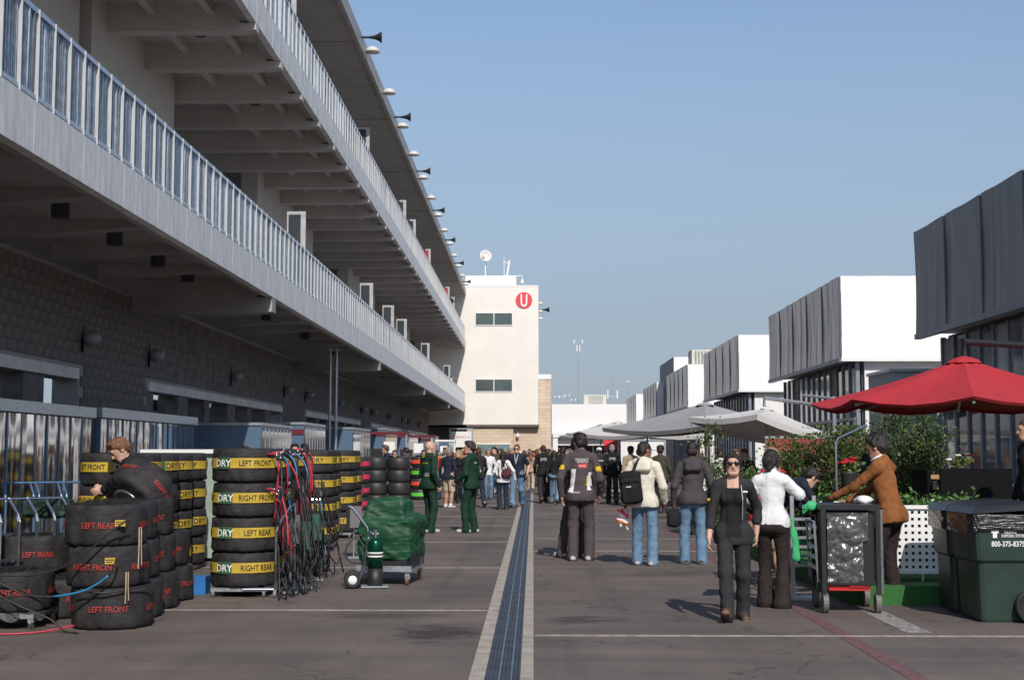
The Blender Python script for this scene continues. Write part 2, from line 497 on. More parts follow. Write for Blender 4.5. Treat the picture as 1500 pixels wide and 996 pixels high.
# partition screens on the balconies
def screen(y, zf, m, wd=.46, h=2.1):
    t = L3(MB().box(XF - .15 - wd, XF - .15, y, y + .05, zf, zf + h), 'partition_screen', mat('screen_grey', (.42, .42, .42), .5), pb)
    L3(MB().box(XF - .15 - wd + .04, XF - .27, y - .012, y + .06, zf + .15, zf + h - .08), 'pane', m, t)
M_redglass = mat('red_panel', (.42, .03, .035), .35, var=.08)
for y in (33.2, 47.4, 54.6, 60.2, 73.5, 92): screen(y, 5.42, M_glassd)
for y, m in ((31.5, M_glassd), (46.0, M_glassd), (59.5, M_glassd), (64.5, M_glassd), (74.0, M_redglass), (91, M_redglass), (97, M_glassd)): screen(y, 10.62, m)
# roof
rf = L3(MB().box(XW - 3.5, XF - .12, 2, YE + .2, 14.5, 14.85), 'roof', M_conc2, pb)
L3(MB().box(XF - .12, XF, 2, YE + .2, 14.42, 14.9), 'roof_edge', mat('roof_edge_metal', (.40, .375, .35), .5, .2, var=.1), rf)
for y in range(12, 110, 10):
    L3(MB().box(XW - 1.5, XF - .15, y, y + .05, 14.47, 14.502), 'soffit_joint', M_conc2, rf)
M_shell = mat('floodlight_shell', (.62, .59, .55), .5, var=.05)
dm = MB()
prof = [(.24 * math.cos(R(a)), .20 * math.sin(R(a))) for a in range(0, 91, 15)]
dm.lathe([(r, z) for r, z in prof[:-1]] + [(.001, .20)], 14)
domem = dm.mesh('floodlight', M_shell, True)
for k in range(14):
    y = 43.6 + k * 5.15
    ob('floodlight', domem, rf, (XF - XW + .22, y - 10, 14.62))
hp = [(.03, 0), (.05, .12), (.075, .3), (.11, .45), (.17, .58), (.26, .68), (.255, .69), (.15, .6), (.05, .45)]
hm = MB().lathe(hp, 14, M=Matrix.Rotation(R(90), 4, 'Y')).cyl((-.2, 0, 0), (.05, 0, 0), .05).mesh('horn_speaker', M_black, True)
for k in range(7):
    y = 42.5 + k * 10.35
    ob('horn_speaker', hm, rf, (XF - XW + .13, y - 10, 14.78), scale=.72)
# two slim service pipes standing free under the balcony
for dx in (-.05, .14):
    meta(MB().cyl((0, 0, 0), (0, 0, 4.85), .045, n=10).cyl((0, 0, 0), (0, 0, .03), .09, n=10).cyl((0, 0, 4.8), (0, 0, 4.86), .08, n=10).build('service_pipe', M_galv, loc=(-6.3 + dx, 42.6, 0)),
         'slim galvanised pipe of the pair rising from ground to lower balcony', 'pipe', 'pipe pair under the balcony')

# ================================================================== tower at the end of the lane
M_cream = mat('cream_render', (.80, .75, .69), .8, var=.03, scale=.6)
def brick_mat():
    m = bpy.data.materials.new('limestone_courses'); m.use_nodes = True; nt = m.node_tree; b = nt.nodes['Principled BSDF']
    b.inputs['Roughness'].default_value = .9
    tc = nt.nodes.new('ShaderNodeTexCoord'); mp = nt.nodes.new('ShaderNodeMapping'); mp.inputs['Rotation'].default_value = (R(90), 0, 0)
    br = nt.nodes.new('ShaderNodeTexBrick')
    br.inputs['Scale'].default_value = 1.0; br.inputs['Brick Width'].default_value = .8; br.inputs['Row Height'].default_value = .26; br.inputs['Mortar Size'].default_value = .012
    br.inputs['Color1'].default_value = (.56, .44, .32, 1); br.inputs['Color2'].default_value = (.66, .54, .42, 1); br.inputs['Mortar'].default_value = (.42, .34, .26, 1)
    nt.links.new(tc.outputs['Object'], mp.inputs[0]); nt.links.new(mp.outputs[0], br.inputs[0]); nt.links.new(br.outputs[0], b.inputs['Base Color'])
    return m
M_stone = brick_mat()
TY = 110.3
tw = thing('stair_tower', 'tall cream rendered tower on a limestone base with red round sign', 'tower', (-3, TY + 5, 0))
L3(MB().box(-12.5, .44, TY, TY + 12, 3.9, 15.1), 'upper_walls', M_cream, tw)
L3(MB().box(-5.4, .47, TY - .03, TY + 12, 3.72, 3.9), 'drip_band', mat('brown_drip', (.12, .10, .085), .7), tw)
L3(MB().box(-5.35, -1.6, TY + .2, TY + 12, 0, 3.72).box(-1.58, 1.45, TY + .6, TY + 12, 0, 3.72), 'base_wall', M_stone, tw)
L3(MB().box(.47, 1.45, TY + .8, TY + 12, 3.72, 7.6), 'stone_pier', M_stone, tw)
L3(MB().box(.44, 1.48, TY + .75, TY + 12, 7.6, 8.0), 'pier_cap', M_white, tw)
L3(MB().box(-12.5, -5.35, TY + 2.5, TY + 12, 0, 3.72), 'entrance_wall', mat('entrance_dark', (.10, .095, .09), .8), tw)
L3(MB().box(-5.6, -1.4, TY + 2, TY + 10, 15.1, 16.25), 'parapet_block', M_cream, tw)
L3(MB().box(-12.5, .46, TY - .02, TY + 12, 15.1, 15.2), 'coping', M_white, tw)
for yy in (459, 556):
    a = at(697, yy, TY); b_ = at(750, yy + 17, TY); x0, x1, z0, z1 = a.x, b_.x, b_.z, a.z
    f = MB(); t = .07
    f.box(x0 - t, x1 + t, TY - .05, TY + .02, z1, z1 + t); f.box(x0 - t, x1 + t, TY - .06, TY + .02, z0 - t, z0)
    for x in (x0 - t, (x0 + x1) / 2 - t / 2, x1): f.box(x, x + t, TY - .05, TY + .02, z0, z1)
    wo = L3(f, 'window', M_white, tw)
    xm = (x0 + x1) / 2
    for (p, q) in ((x0, xm - t / 2), (xm + t / 2, x1)):
        L3(MB().box(p, q, TY - .02, TY - .005, z0, z1), 'pane', mat('tower_glass', (.10, .13, .13), .1, var=.25, scale=.4), wo)
M_signred = mat('sign_red', (.72, .055, .07), .5, var=.03)
c = at(767.5, 440, TY); sg = L3(MB().cyl((c.x, TY, c.z), (c.x, TY - .06, c.z), .67, n=40), 'round_sign', M_signred, tw)
tx = flat_text('letter', 'U', 1.0, M_white, None, (c.x, TY - .075, c.z), (1, 0, 0), (0, 0, 1), .62, .02)
tx.parent = sg; tx.data.transform(Matrix.Translation(Vector((3, -(TY + 5), 0))))
for (x0, x1) in ((-4.5, -3.0), (-2.9, -1.9)):
    wb = L3(MB().box(x0, x1, TY + .12, TY + .24, .7, 2.3), 'strip_window', mat('teal_glass', (.16, .24, .24), .15, var=.15), tw)
    L3(MB().box(x0 - .05, x1 + .05, TY + .1, TY + .26, 2.3, 2.38), 'frame', M_white, wb)
# things on the tower roof
d = at(711, 376, TY + 4); zt = 16.25
dt = thing('satellite_dish', 'white round dish aerial on short mast on tower roof', 'dish', (d.x, TY + 4, zt))
MB().cyl((0, 0, 0), (0, 0, d.z - zt), .05).box(-.15, .15, -.15, .15, 0, .25).build('mast', M_white, dt)
dd = MB().lathe([(.001, 0), (.2, .03), (.38, .1), (.5, .2), (.51, .19), (.38, .06), (.001, -.04)], 24, (0, -.1, d.z - zt), M=Matrix.Rotation(R(75), 4, 'X') @ Matrix.Rotation(R(12), 4, 'Y')).build('reflector', M_shell, dt, True)
MB().lathe([(.001, -.1), (.1, -.08), (.13, 0), (.08, .05), (.001, .06)], 12, (-.12, -.5, d.z - zt + .02), M=Matrix.Rotation(R(90), 4, 'X')).build('feed_horn', M_white, dt, True)
a1 = at(742, 398, TY + 4)
MB().cyl((0, 0, 0), (.25, 0, 1.55), .09).cyl((-.2, 0, 0), (-.22, 0, 1.8), .03).tube(bez((-.2, 0, 1.5), (-.1, 0, 1.3), (.1, 0, 1.3), (.24, 0, 1.5)), .03).box(-.3, .2, -.15, .15, 0, .08).build('antenna_pole', M_white, loc=(a1.x, TY + 4, zt), label='leaning white aerial pole with cable on tower roof', cat='antenna')
MB().tube([(-.8, 0, 0), (-.7, 0, .12), (-.3, 0, .22), (0, 0, .22), (0, 0, -.1)], .035).lathe([(.001, -.45), (.1, -.42), (.14, -.3), (.1, -.15), (.04, -.08)], 12).build('security_camera', M_white, loc=(-.9, TY + 3, 16.15), label='white dome camera on curved arm at the tower parapet', cat='camera')
MB().lathe([(.001, -.16), (.12, -.1), (.15, 0), (.12, .1), (.05, .2), (.001, .2)], 12).box(-.05, .05, 0, .3, .05, .2).build('dome_camera', M_white, loc=(-1.25, TY + .28, 3.0), label='white dome camera fixed low on limestone tower base', cat='camera')
for k, zz in enumerate((13.4,)):
    o = ob('horn_speaker', hm, None, (.66, TY + 2, zz), label='black horn speaker on the side of the cream tower', cat='speaker')
for zz in (13.75, 13.1, 12.5):
    ob('floodlight', domem, None, (.62, TY + 1, zz), label='small pale floodlight shell on the side of cream tower', cat='floodlight', group='tower side floodlights')
# white sign board under the overhang
b0 = at(660, 651, 104); b1 = at(691, 629, 104)
sb = thing('sign_board', 'white sign board with faint red lettering on a grey goalpost frame', 'sign', ((b0.x + b1.x) / 2, 104, 0))
wd = (b1.x - b0.x) / 2
MB().box(-wd - .1, -wd, -.05, .05, 0, b1.z + .1).box(wd, wd + .1, -.05, .05, 0, b1.z + .1).box(-wd, wd, -.05, .05, b1.z, b1.z + .1).build('frame', M_galv, sb)
MB().box(-wd + .02, wd - .02, -.03, .03, b0.z - .2, b1.z - .15).build('panel', M_white, sb)
flat_text('lettering', '(OSWO H', .22, mat('faint_red', (.62, .22, .2), .6), sb, (0, -.036, (b0.z + b1.z) / 2), (1, 0, 0), (0, 0, 1))

# ================================================================== low white building behind
lb = thing('low_building', 'low flat roofed white building with dark glazed front at lane end', 'building', (10, 150, 0))
L3(MB().box(1.9, 26, 140, 160, 2.4, 6.6), 'walls', M_white, lb)
L3(MB().box(2.0, 24, 139.2, 140, 3.2, 3.7).box(2.0, 2.5, 139.3, 140, 0, 3.2), 'canopy', M_white, lb)
L3(MB().box(2.5, 26, 141, 160, 0, 2.4), 'glazing', M_glassd, lb)
for x in (4.2, 6.1, 8.0, 9.9): L3(MB().box(x, x + .12, 140.85, 141.02, 0, 2.4), 'mullion', M_galv, lb)
h0 = at(855, 592, 143); h1 = at(888, 577, 143)
ac = thing('air_handler', 'pale louvred air handling unit on the low white roof', 'hvac', ((h0.x + h1.x) / 2, 143.5, 6.6))
aw = (h1.x - h0.x) / 2; MB().box(-aw, aw, -.5, 1.5, 0, 1.1).build('casing', mat('hvac_beige', (.55, .53, .47), .6), ac)
for k in range(9): MB().box(-aw * .5 + k * aw * .14, -aw * .5 + k * aw * .14 + .06, -.55, -.48, .1, .98).build('louvre', mat('louvre_grey', (.25, .25, .24), .6), ac)
def mast(px, top, Y, label, arms):
    p = at(px, top, Y); zb = 6.6
    t = thing('antenna_mast', label, 'antenna', (p.x, Y, zb)); h = p.z - zb
    MB().cyl((0, 0, 0), (0, 0, h), .055, .03).box(-.2, .2, -.2, .2, 0, .06).build('pole', M_galv, t)
    for (z, w_, hh) in arms:
        MB().box(-w_, w_, -.03, .03, z * h, z * h + .06).build('crossarm', M_galv, t)
        for s in (-1, 1): MB().cyl((s * w_, 0, z * h - hh * .3), (s * w_, 0, z * h + hh), .06).build('aerial', M_white, t)
mast(847, 499, 146, 'tall thin guyed antenna mast on the low white roof', [(.97, .45, .3), (.86, .15, .5)])
mast(897, 545, 146, 'short antenna mast with three upright aerials beside air handler', [(.28, .5, .7)])
mast(920, 558, 146, 'lamp like pole with bulb top on the low roof', [(.97, .08, .1)])
for i, (px, t) in enumerate([(816, 577), (823, 577), (831, 574), (840, 583)]):
    mast(px, t, 146, ['stubby aerial with paired boxes next to limestone pier', 'stubby aerial with one box among roof aerials', 'middle roof aerial with white rod tip', 'smallest aerial at the foot of tall mast'][i], [(.75, .22, .12)])
# ================================================================== hospitality buildings on the right
XR = 9.2
M_pvc = mat('white_pvc', (.86, .855, .84), .5, var=.02, scale=1.5)
M_silver = mat('silver_sheeting', (.88, .80, .71), .3, .0, var=.10, scale=1.2, stretch=(1, 4, .25), spec=.9)
M_silver2 = mat('dark_sheeting', (.30, .30, .30), .45, .0, var=.12, scale=1.0, stretch=(1, 3, .3))
M_trim = mat('sheet_trim', (.26, .30, .36), .4, .35)
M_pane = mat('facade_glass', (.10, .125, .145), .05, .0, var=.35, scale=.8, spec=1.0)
PANES = [M_pane, mat('facade_glass_glare', (.30, .33, .35), .06, var=.35, scale=.9, spec=1.0), mat('facade_glass_dark', (.05, .06, .07), .05, var=.3, scale=.8, spec=1.0)]  # pane tones differ to paint whitish reflections into the glass colour
M_glare = mat('grey_pane_glare', (.22, .22, .22), .7)  # matt grey pane, a dull reflection put into the colour
M_jnt = mat('joint_strip', (.09, .10, .12), .5)
def wr(y, z, amp, seed):
    e = .35 + .65 * (.5 + .5 * math.sin(y * 1.9 + seed * 4)) ** 2
    return amp * e * (math.sin(y * 6.1 + seed + .9 * math.sin(z * 1.3 + seed)) * .55 + math.sin(y * 14.3 + 2 * seed + z * .9 + math.sin(y * 3)) * .35 + math.sin(y * 27.7 + seed * 3 - z * 1.6) * .22)
LABELS = ['two storey hospitality building nearest the red umbrella, clad in dark sheeting', 'second hospitality building after the red umbrella, silver pleated sheeting and white end',
          'third hospitality building after the red umbrella with white end behind grey parasol', 'fourth hospitality building with silver sheeting in front of the blue box',
          'fifth hospitality building with small white end, next to last of the row', 'last hospitality building of the row beside the low white building']
for i in range(6):
    y0 = 20.4 + 20.45 * i; y1 = y0 + 12.4
    if i == 3: y0 -= .2
    t = thing('hospitality_building', LABELS[i], 'building', (XR + 3, (y0 + y1) / 2, 0), group='hospitality buildings along the lane')
    zb, zt = 4.42, 6.88
    L3(MB().box(XR + .12, XR + 9, y0 + .06, y1, zb + .02, zt - .04), 'upper_storey', M_pvc, t)
    # pleated sheets on the lane side
    ny = 5; step = (y1 - y0) / ny
    sm = M_silver2 if i == 0 else M_silver
    for k in range(ny):
        n = 40 if i < 3 else 14; P = np.zeros((7, n, 3)); seed = random.random() * 9
        for j in range(7):
            for q in range(n):
                yy = y0 + k * step + .03 + (step - .06) * q / (n - 1); zz = zb + (zt - zb) * j / 6
                pin = min(1, 6 * min(q, n - 1 - q) / n)
                P[j, q] = (XR + wr(yy, zz, .011 if i == 0 else .024, seed) * pin + .03 * math.sin(math.pi * j / 6) - .02, yy, zz + (.008 * math.sin(yy * 3 + seed) if j == 6 else 0))
        L3(MB().grid(P, flip=True), 'fabric_sheet', sm, t, True)
        L3(MB().box(XR - .034, XR + .03, y0 + k * step - .04, y0 + k * step + .04, zb, zt - .03), 'sheet_joint', M_jnt, t)
    L3(MB().box(XR - .05, XR + .1, y0, y1, zb - .12, zb), 'sheet_rail', M_trim, t)
    # white end sheet
    n = 16; P = np.zeros((9, n, 3)); seed = random.random() * 9
    for j in range(9):
        for q in range(n):
            xx = XR + .02 + 9 * q / (n - 1); zz = zb + (zt - zb) * j / 8
            P[j, q] = (xx, y0 + .02 * math.sin(xx * 5 + zz * 3 + seed) * (1.2 if q < 4 else .5) - .03, zz)
    L3(MB().grid(P), 'end_sheet', M_pvc, t, True)
    L3(MB().box(XR, XR + 9, y0 - .05, y0 + .02, zb - .1, zb + .02), 'end_trim', M_white, t)
    # glazed ground storey set back from the sheets
    xg = XR + .45
    L3(MB().box(xg + .25, xg + 8.5, y0 + .4, y1 - .2, 0, zb - .05), 'ground_storey', mat('interior_grey', (.16, .16, .165), .8), t)
    L3(MB().box(xg + .3, xg + 8.6, y0 + .25, y0 + .38, 0, zb - .05), 'end_wall', M_white, t)
    nm = 13; sp = (y1 - y0 - .6) / nm
    for k in range(nm + 1):
        yy = y0 + .3 + k * sp
        L3(MB().box(xg + .04, xg + .16, yy - .04, yy + .04, 0, zb - .1), 'mullion', M_trim, t)
        if k < nm:
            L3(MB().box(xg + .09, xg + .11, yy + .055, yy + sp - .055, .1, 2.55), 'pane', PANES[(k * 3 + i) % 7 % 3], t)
            L3(MB().box(xg + .09, xg + .11, yy + .055, yy + sp - .055, 2.67, zb - .15), 'pane', M_glare if (k * 5 + i) % 7 == 2 else PANES[(k * 7 + i * 3) % 5 % 3], t)
    L3(MB().box(xg - .01, xg + .14, y0 + .3, y1 - .3, 2.56, 2.66), 'transom', M_trim, t)
# blue box and rooftop unit behind
o = thing('plant_room', 'dark blue sided box with white front rising behind fourth hospitality building', 'building', (10.8, 97, 0))
a = at(980, 523, 95)
MB().box(-1.0, 5, -2, 8, 0, a.z).build('walls', M_white, o); MB().box(-1.06, -1.0, -2, 8, 0, a.z).build('blue_side', mat('blue_cladding', (.05, .085, .13), .5), o)
a = at(1015, 511, 84); b_ = at(1048, 511, 84)
o = thing('roof_unit', 'beige ribbed air unit on the roof behind third hospitality building', 'hvac', (a.x + .7, 84.6, 6.84))
MB().box(-.7, .9, 0, 2, 0, a.z - 6.84).build('casing', MATS['hvac_beige'], o)
for k in range(7): MB().box(-.5 + k * .2, -.42 + k * .2, -.06, 0.01, .1, a.z - 6.84 - .1).build('rib', MATS['louvre_grey'], o)
# grey box truck standing between the first two buildings
tk = thing('box_truck', 'plain grey box body truck parked between two hospitality buildings', 'truck', (10.9, 37.2, 0))
MB().box(-1.5, 4.2, -1.2, 1.2, .9, 3.72).build('box_body', mat('truck_grey', (.30, .33, .36), .5, var=.06), tk)
MB().box(-1.55, 4.25, -1.25, 1.25, 3.72, 3.8).build('roof_rail', M_galv, tk)
for x in (-.7, 3.2):
    for y in (-1.0, 1.0): MB().cyl((x, y - .14, .45), (x, y + .14, .45), .45, n=16).build('wheel', mat('rubber', (.02, .02, .021), .75), tk)
MB().box(-1.4, 4.0, -1.0, 1.0, .6, .9).build('chassis', M_black, tk)

# ================================================================== umbrellas
def umbrella(name, label, c, zr, half, rise, m, n=8, rot=0., tilt=(0, 0), arm=None, valance=.12, square=False, group=None, base_z=0., sides=None, am=None):
    am = am or M_black
    t = thing(name, label, 'umbrella', (c[0], c[1], base_z), 0, group)
    z0 = zr - base_z; T = Matrix.Translation((0, 0, z0)) @ Euler((R(tilt[0]), R(tilt[1]), R(rot))).to_matrix().to_4x4()
    k = 4 if square else n
    rim = [Vector((half * math.cos(2 * math.pi * i / k + math.pi / k), half * math.sin(2 * math.pi * i / k + math.pi / k), 0)) for i in range(k)]
    apex = Vector((0, 0, rise)); mb = MB(); ns = 6
    for i in range(k):
        a, b2 = rim[i], rim[(i + 1) % k]
        for j in range(ns):
            for q in range(4):
                def pt(u, v):
                    e = a.lerp(b2, v); p = apex.lerp(e, u)
                    p.z -= .045 * half * math.sin(math.pi * v) * u - .0; p.z -= .02 * half * math.sin(math.pi * u)
                    return T @ p
                u0, u1, v0, v1 = j / ns, (j + 1) / ns, q / 4, (q + 1) / 4
                mb.add([pt(u0, v0), pt(u1, v0), pt(u1, v1), pt(u0, v1)], [(0, 1, 2, 3)])
        # valance hanging at the edge
        for q in range(4):
            e0 = a.lerp(b2, q / 4); e1 = a.lerp(b2, (q + 1) / 4)
            e0.z -= .045 * half * math.sin(math.pi * q / 4); e1.z -= .045 * half * math.sin(math.pi * (q + 1) / 4)
            mb.add([T @ e0, T @ (e0 * .985 - Vector((0, 0, valance))), T @ (e1 * .985 - Vector((0, 0, valance))), T @ e1], [(0, 1, 2, 3)])
    cn = mb.build('canopy', m, t)
    sol = MB().lathe([(half * .12, -.03), (half * .09, .02), (.03, .07), (.001, .075)], k, M=T @ Matrix.Translation((0, 0, rise * .93)))
    sol.build('vent', m, cn)
    for i in range(k):
        MB().bar(T @ Vector((0, 0, rise * .9 - .16)), T @ (rim[i] * .97 - Vector((0, 0, .07))), .03, .03).build('rib', M_galv, t)
    if arm:                        # cantilever: mast beside the canopy carrying an arm over it
        ax, ay, az = arm
        MB().cyl((ax, ay, 0), (ax, ay, az), .05).box(ax - .45, ax + .45, ay - .45, ay + .45, 0, .07).build('mast', am, t)
        top = T @ Vector((0, 0, rise))
        MB().tube([(ax, ay, az - .35), (ax * .6, ay * .6, (az - .35) * .4 + (top.z + .22) * .6), (0, 0, top.z + .22), (0, 0, top.z)], .045, 8).build('arm', am, t)
        MB().tube([(ax, ay, az - .05), (ax * .55, ay * .55, top.z + .3)], .03, 8).build('strut', am, t)
    else:
        MB().cyl((0, 0, 0), (0, 0, z0 + rise * .95), .035).box(-.35, .35, -.35, .35, 0, .06).build('mast', M_galv, t)
    return t
M_canred = mat('red_canvas', (.42, .022, .03), .75, var=.05, scale=3, bump=.1, bscale=9)
M_cangrey = mat('grey_canvas', (.30, .295, .30), .75, var=.05, scale=2)
M_canwhite = mat('pale_canvas', (.60, .585, .57), .75, var=.04, scale=2)
pc = at(1412, 530, 18.6)
umbrella('parasol', 'large red octagonal cantilever parasol over the terrace seats', (pc.x, 18.6), 2.27, 2.05, .60, M_canred, rot=8, arm=(2.75, 1.0, 3.15), base_z=.2, valance=.035)
pc = at(1112, 600, 31)
umbrella('parasol', 'pale square cantilever parasol tipped to one side above the hedge', (pc.x + .12, 31), 2.16, 1.75, .46, M_canwhite, square=True, rot=30, tilt=(0, 12), arm=(1.75, .8, 2.9), am=M_galv)
pc = at(1050, 590, 41)
umbrella('parasol', 'large mid grey square parasol behind the pale tipped one', (pc.x - .35, 41), 2.35, 3.1, .74, M_cangrey, square=True, rot=38)
for i, (px, Y, h, rs, m, lab) in enumerate([(948, 47, 2.25, .42, M_canwhite, 'pale parasol with drooping white edge beside white kiosk'),
        (905, 58, 2.45, .5, M_canwhite, 'pale parasol over the red menu panel'), (960, 60, 2.5, .6, M_cangrey, 'grey parasol beyond the white kiosk'),
        (880, 72, 2.5, .6, M_cangrey, 'grey parasol standing nearest the low white building'), (915, 84, 2.7, .6, M_canwhite, 'pale parasol beyond the red menu panel')]):
    p = at(px, 630, Y); umbrella('parasol', lab, (p.x, Y), h, 2.2, rs, m, square=True, rot=40)
# kiosk
p = at(944, 660, 52)
kk = thing('kiosk', 'white panelled kiosk box under pale parasols with small red mark', 'kiosk', (p.x, 52.5, 0))
MB().box(-.86, .86, 0, .6, 0, 2.12).build('body', M_white, kk)
MB().box(.78, .86, -.02, 0, .05, 2.1).box(-.86, .86, -.03, 0, 2.05, 2.12).build('trim', M_galv, kk)
MB().box(.08, .2, -.012, 0, 1.72, 1.76).build('mark', M_signred, kk); MB().box(.22, .6, -.012, 0, 1.70, 1.725).build('line', M_galv, kk)
p = at(896, 651, 61)
mp_ = thing('menu_panel', 'red rectangular menu panel on posts under pale parasol', 'sign', (p.x, 61, 0))
MB().box(-.36, .36, -.03, .03, 1.75, 2.2).build('panel', M_signred, mp_)
for s in (-.3, .3): MB().box(s - .02, s + .02, -.02, .02, 0, 1.75).build('post', M_galv, mp_)

# ================================================================== terrace
M_turf = mat('green_carpet', (.035, .145, .035), .95, var=.14, scale=30, bump=.4, bscale=160)
tr = thing('terrace_platform', 'low terrace platform covered in green carpet', 'platform', (5.5, 16, 0))
L3(MB().box(3.32, 10, 14.52, 23.5, 0, .2), 'deck', M_turf, tr)
# perforated white planter panels
def perforated(w_, h_, nx, nz, hole=.42):
    m = MB(); dx, dz = w_ / nx, h_ / nz
    for i in range(nx):
        for j in range(nz):
            x0, z0 = i * dx, j * dz; a = dx * (1 - hole) / 2; b = dz * (1 - hole) / 2; x1, z1 = x0 + dx, z0 + dz
            o = [(x0, 0, z0), (x1, 0, z0), (x1, 0, z1), (x0, 0, z1)]; q = [(x0 + a, 0, z0 + b), (x1 - a, 0, z0 + b), (x1 - a, 0, z1 - b), (x0 + a, 0, z1 - b)]
            q2 = [(x, .012, z) for x, _, z in q]
            m.add(o + q + q2, [(0, 1, 5, 4), (1, 2, 6, 5), (2, 3, 7, 6), (3, 0, 4, 7), (4, 5, 9, 8), (5, 6, 10, 9), (6, 7, 11, 10), (7, 4, 8, 11)])
    return m
M_planter = mat('white_steel', (.80, .80, .79), .35, var=.02)
M_soil = mat('dark_liner', (.02, .018, .016), .9)
M_fern = mat('fern_leaf', (.05, .12, .03), .55, var=.4, scale=9)
def leaf_mesh(n, fn, size, name, mats, curl=.3):
    """n small folded leaves; fn() -> (position, direction)"""
    V = []; F = []; mi = []
    for _ in range(n):
        p, d = fn(); d = d.normalized(); s = size * random.uniform(.45, 1.45)
        a = d.cross(Vector((random.gauss(0, 1), random.gauss(0, 1), random.gauss(0, 1))))
        if a.length < 1e-3: continue
        a.normalize(); nn = a.cross(d); o = len(V)
        V += [p, p + d * s * .5 + a * s * .24 + nn * s * .06, p + d * s, p + d * s * .5 - a * s * .24 + nn * s * .06]
        F.append((o, o + 1, o + 2)); F.append((o, o + 2, o + 3)); k = random.randrange(len(mats)) if len(mats) < 4 else (3 if random.random() < .03 else random.randrange(3)); mi += [k, k]
    return raw_mesh(name, [tuple(v) for v in V], F, mats, mi)
def planter(label, x0, y0, w_, d_, rz=0.):
    t = thing('planter', label, 'planter', (x0, y0, .2), rz)
    pm = perforated(w_ - .04, .66, max(6, int(w_ / .073)), 9).mesh('front_panel', M_planter)
    ob('front_panel', pm, t, (.02, 0, .12))
    MB().box(0, w_, -.025, .035, .78, .82).box(0, w_, -.02, .03, .085, .12).box(0, .02, -.02, .03, .12, .78).box(w_ - .02, w_, -.02, .03, .12, .78).build('frame', M_planter, t)
    MB().box(.03, w_ - .03, .04, d_, .14, .74).build('liner', M_soil, t)
    ps = perforated(d_ - .04, .66, max(4, int(d_ / .073)), 9); ps.v = [(-y, x, z) for x, y, z in ps.v]
    ps.build('side_panel', M_planter, t, loc=(0, .02, .12))
    for x in (.1, w_ / 2, w_ - .1): MB().cyl((x, .06, 0), (x, .06, .13), .015).build('leg', M_galv, t)
    def fn():
        u = random.random(); p = Vector((random.uniform(.05, w_ - .05), random.uniform(.06, d_), .74 + abs(random.gauss(0, .07))))
        return p, Vector((random.gauss(0, 1), random.gauss(0, 1), .5))
    ob('foliage', leaf_mesh(1300, fn, .07, 'foliage', [M_fern, mat('fern_light', (.09, .19, .04), .55, var=.3, scale=9)]), t)
    return t
planter('white perforated planter box of ferns beside the green wheelie bins', 3.55, 15.0, 1.35, .45)
planter('white perforated planter box of ferns set back near the black high chairs', 4.75, 17.3, 1.5, .45)
planter('white perforated planter box of ferns behind the black wrapped trolley', 3.36, 16.2, .8, .45)

M_lf = [mat('leaf_mid', (.055, .105, .022), .5, var=.3, scale=5), mat('leaf_light', (.13, .17, .04), .5, var=.3, scale=5), mat('leaf_dark', (.025, .055, .015), .5, var=.3, scale=5)]
M_rb = mat('leaf_red', (.28, .03, .025), .5, var=.3)
M_bark = mat('bark', (.10, .07, .045), .9, var=.3, bump=.4)
def shrub(label, x, y, h, r, n, red=.0, z0=.0, name='hedge_shrub', shape=1.0, group=None):
    t = thing(name, label, 'shrub', (x, y, z0), random.random() * 6, group)
    st = MB(); tips = []
    for k in range(14):
        a = random.random() * 6.28; rr = r * random.uniform(.1, .75); top = h * random.uniform(.72, 1.0)
        p0 = Vector((math.cos(a) * .06, math.sin(a) * .06, 0)); p3 = Vector((math.cos(a) * rr, math.sin(a) * rr, top))
        pts = bez(p0, p0 + Vector((0, 0, top * .3)), p3 - Vector((0, 0, top * .35)), p3, 7)
        st.tube(pts, [.015 * (1 - .8 * i / 7) for i in range(8)], 5); tips.append(pts)
    st.build('stems', M_bark, t)
    clumps = [(random.choice(tips)[random.randrange(2, 8)] + Vector((random.gauss(0, r * .28), random.gauss(0, r * .28), random.gauss(0, .05))), random.uniform(.05, .16)) for _ in range(max(16, n // 55))]
    def fn():
        c, s = random.choice(clumps)
        o = Vector((random.gauss(0, s), random.gauss(0, s), random.gauss(0, s * 1.1))); p = c + o
        if p.z < .05: p.z = .05 + random.random() * .1
        p.z = min(p.z, h * 1.02)
        return p, Vector((o.x, o.y, abs(o.z) * .5 + .06))
    mats = list(M_lf) + ([M_rb] if red > .2 else [])
    ob('foliage', leaf_mesh(int(n * 1.9), fn, .056, 'foliage', mats), t)
    return t
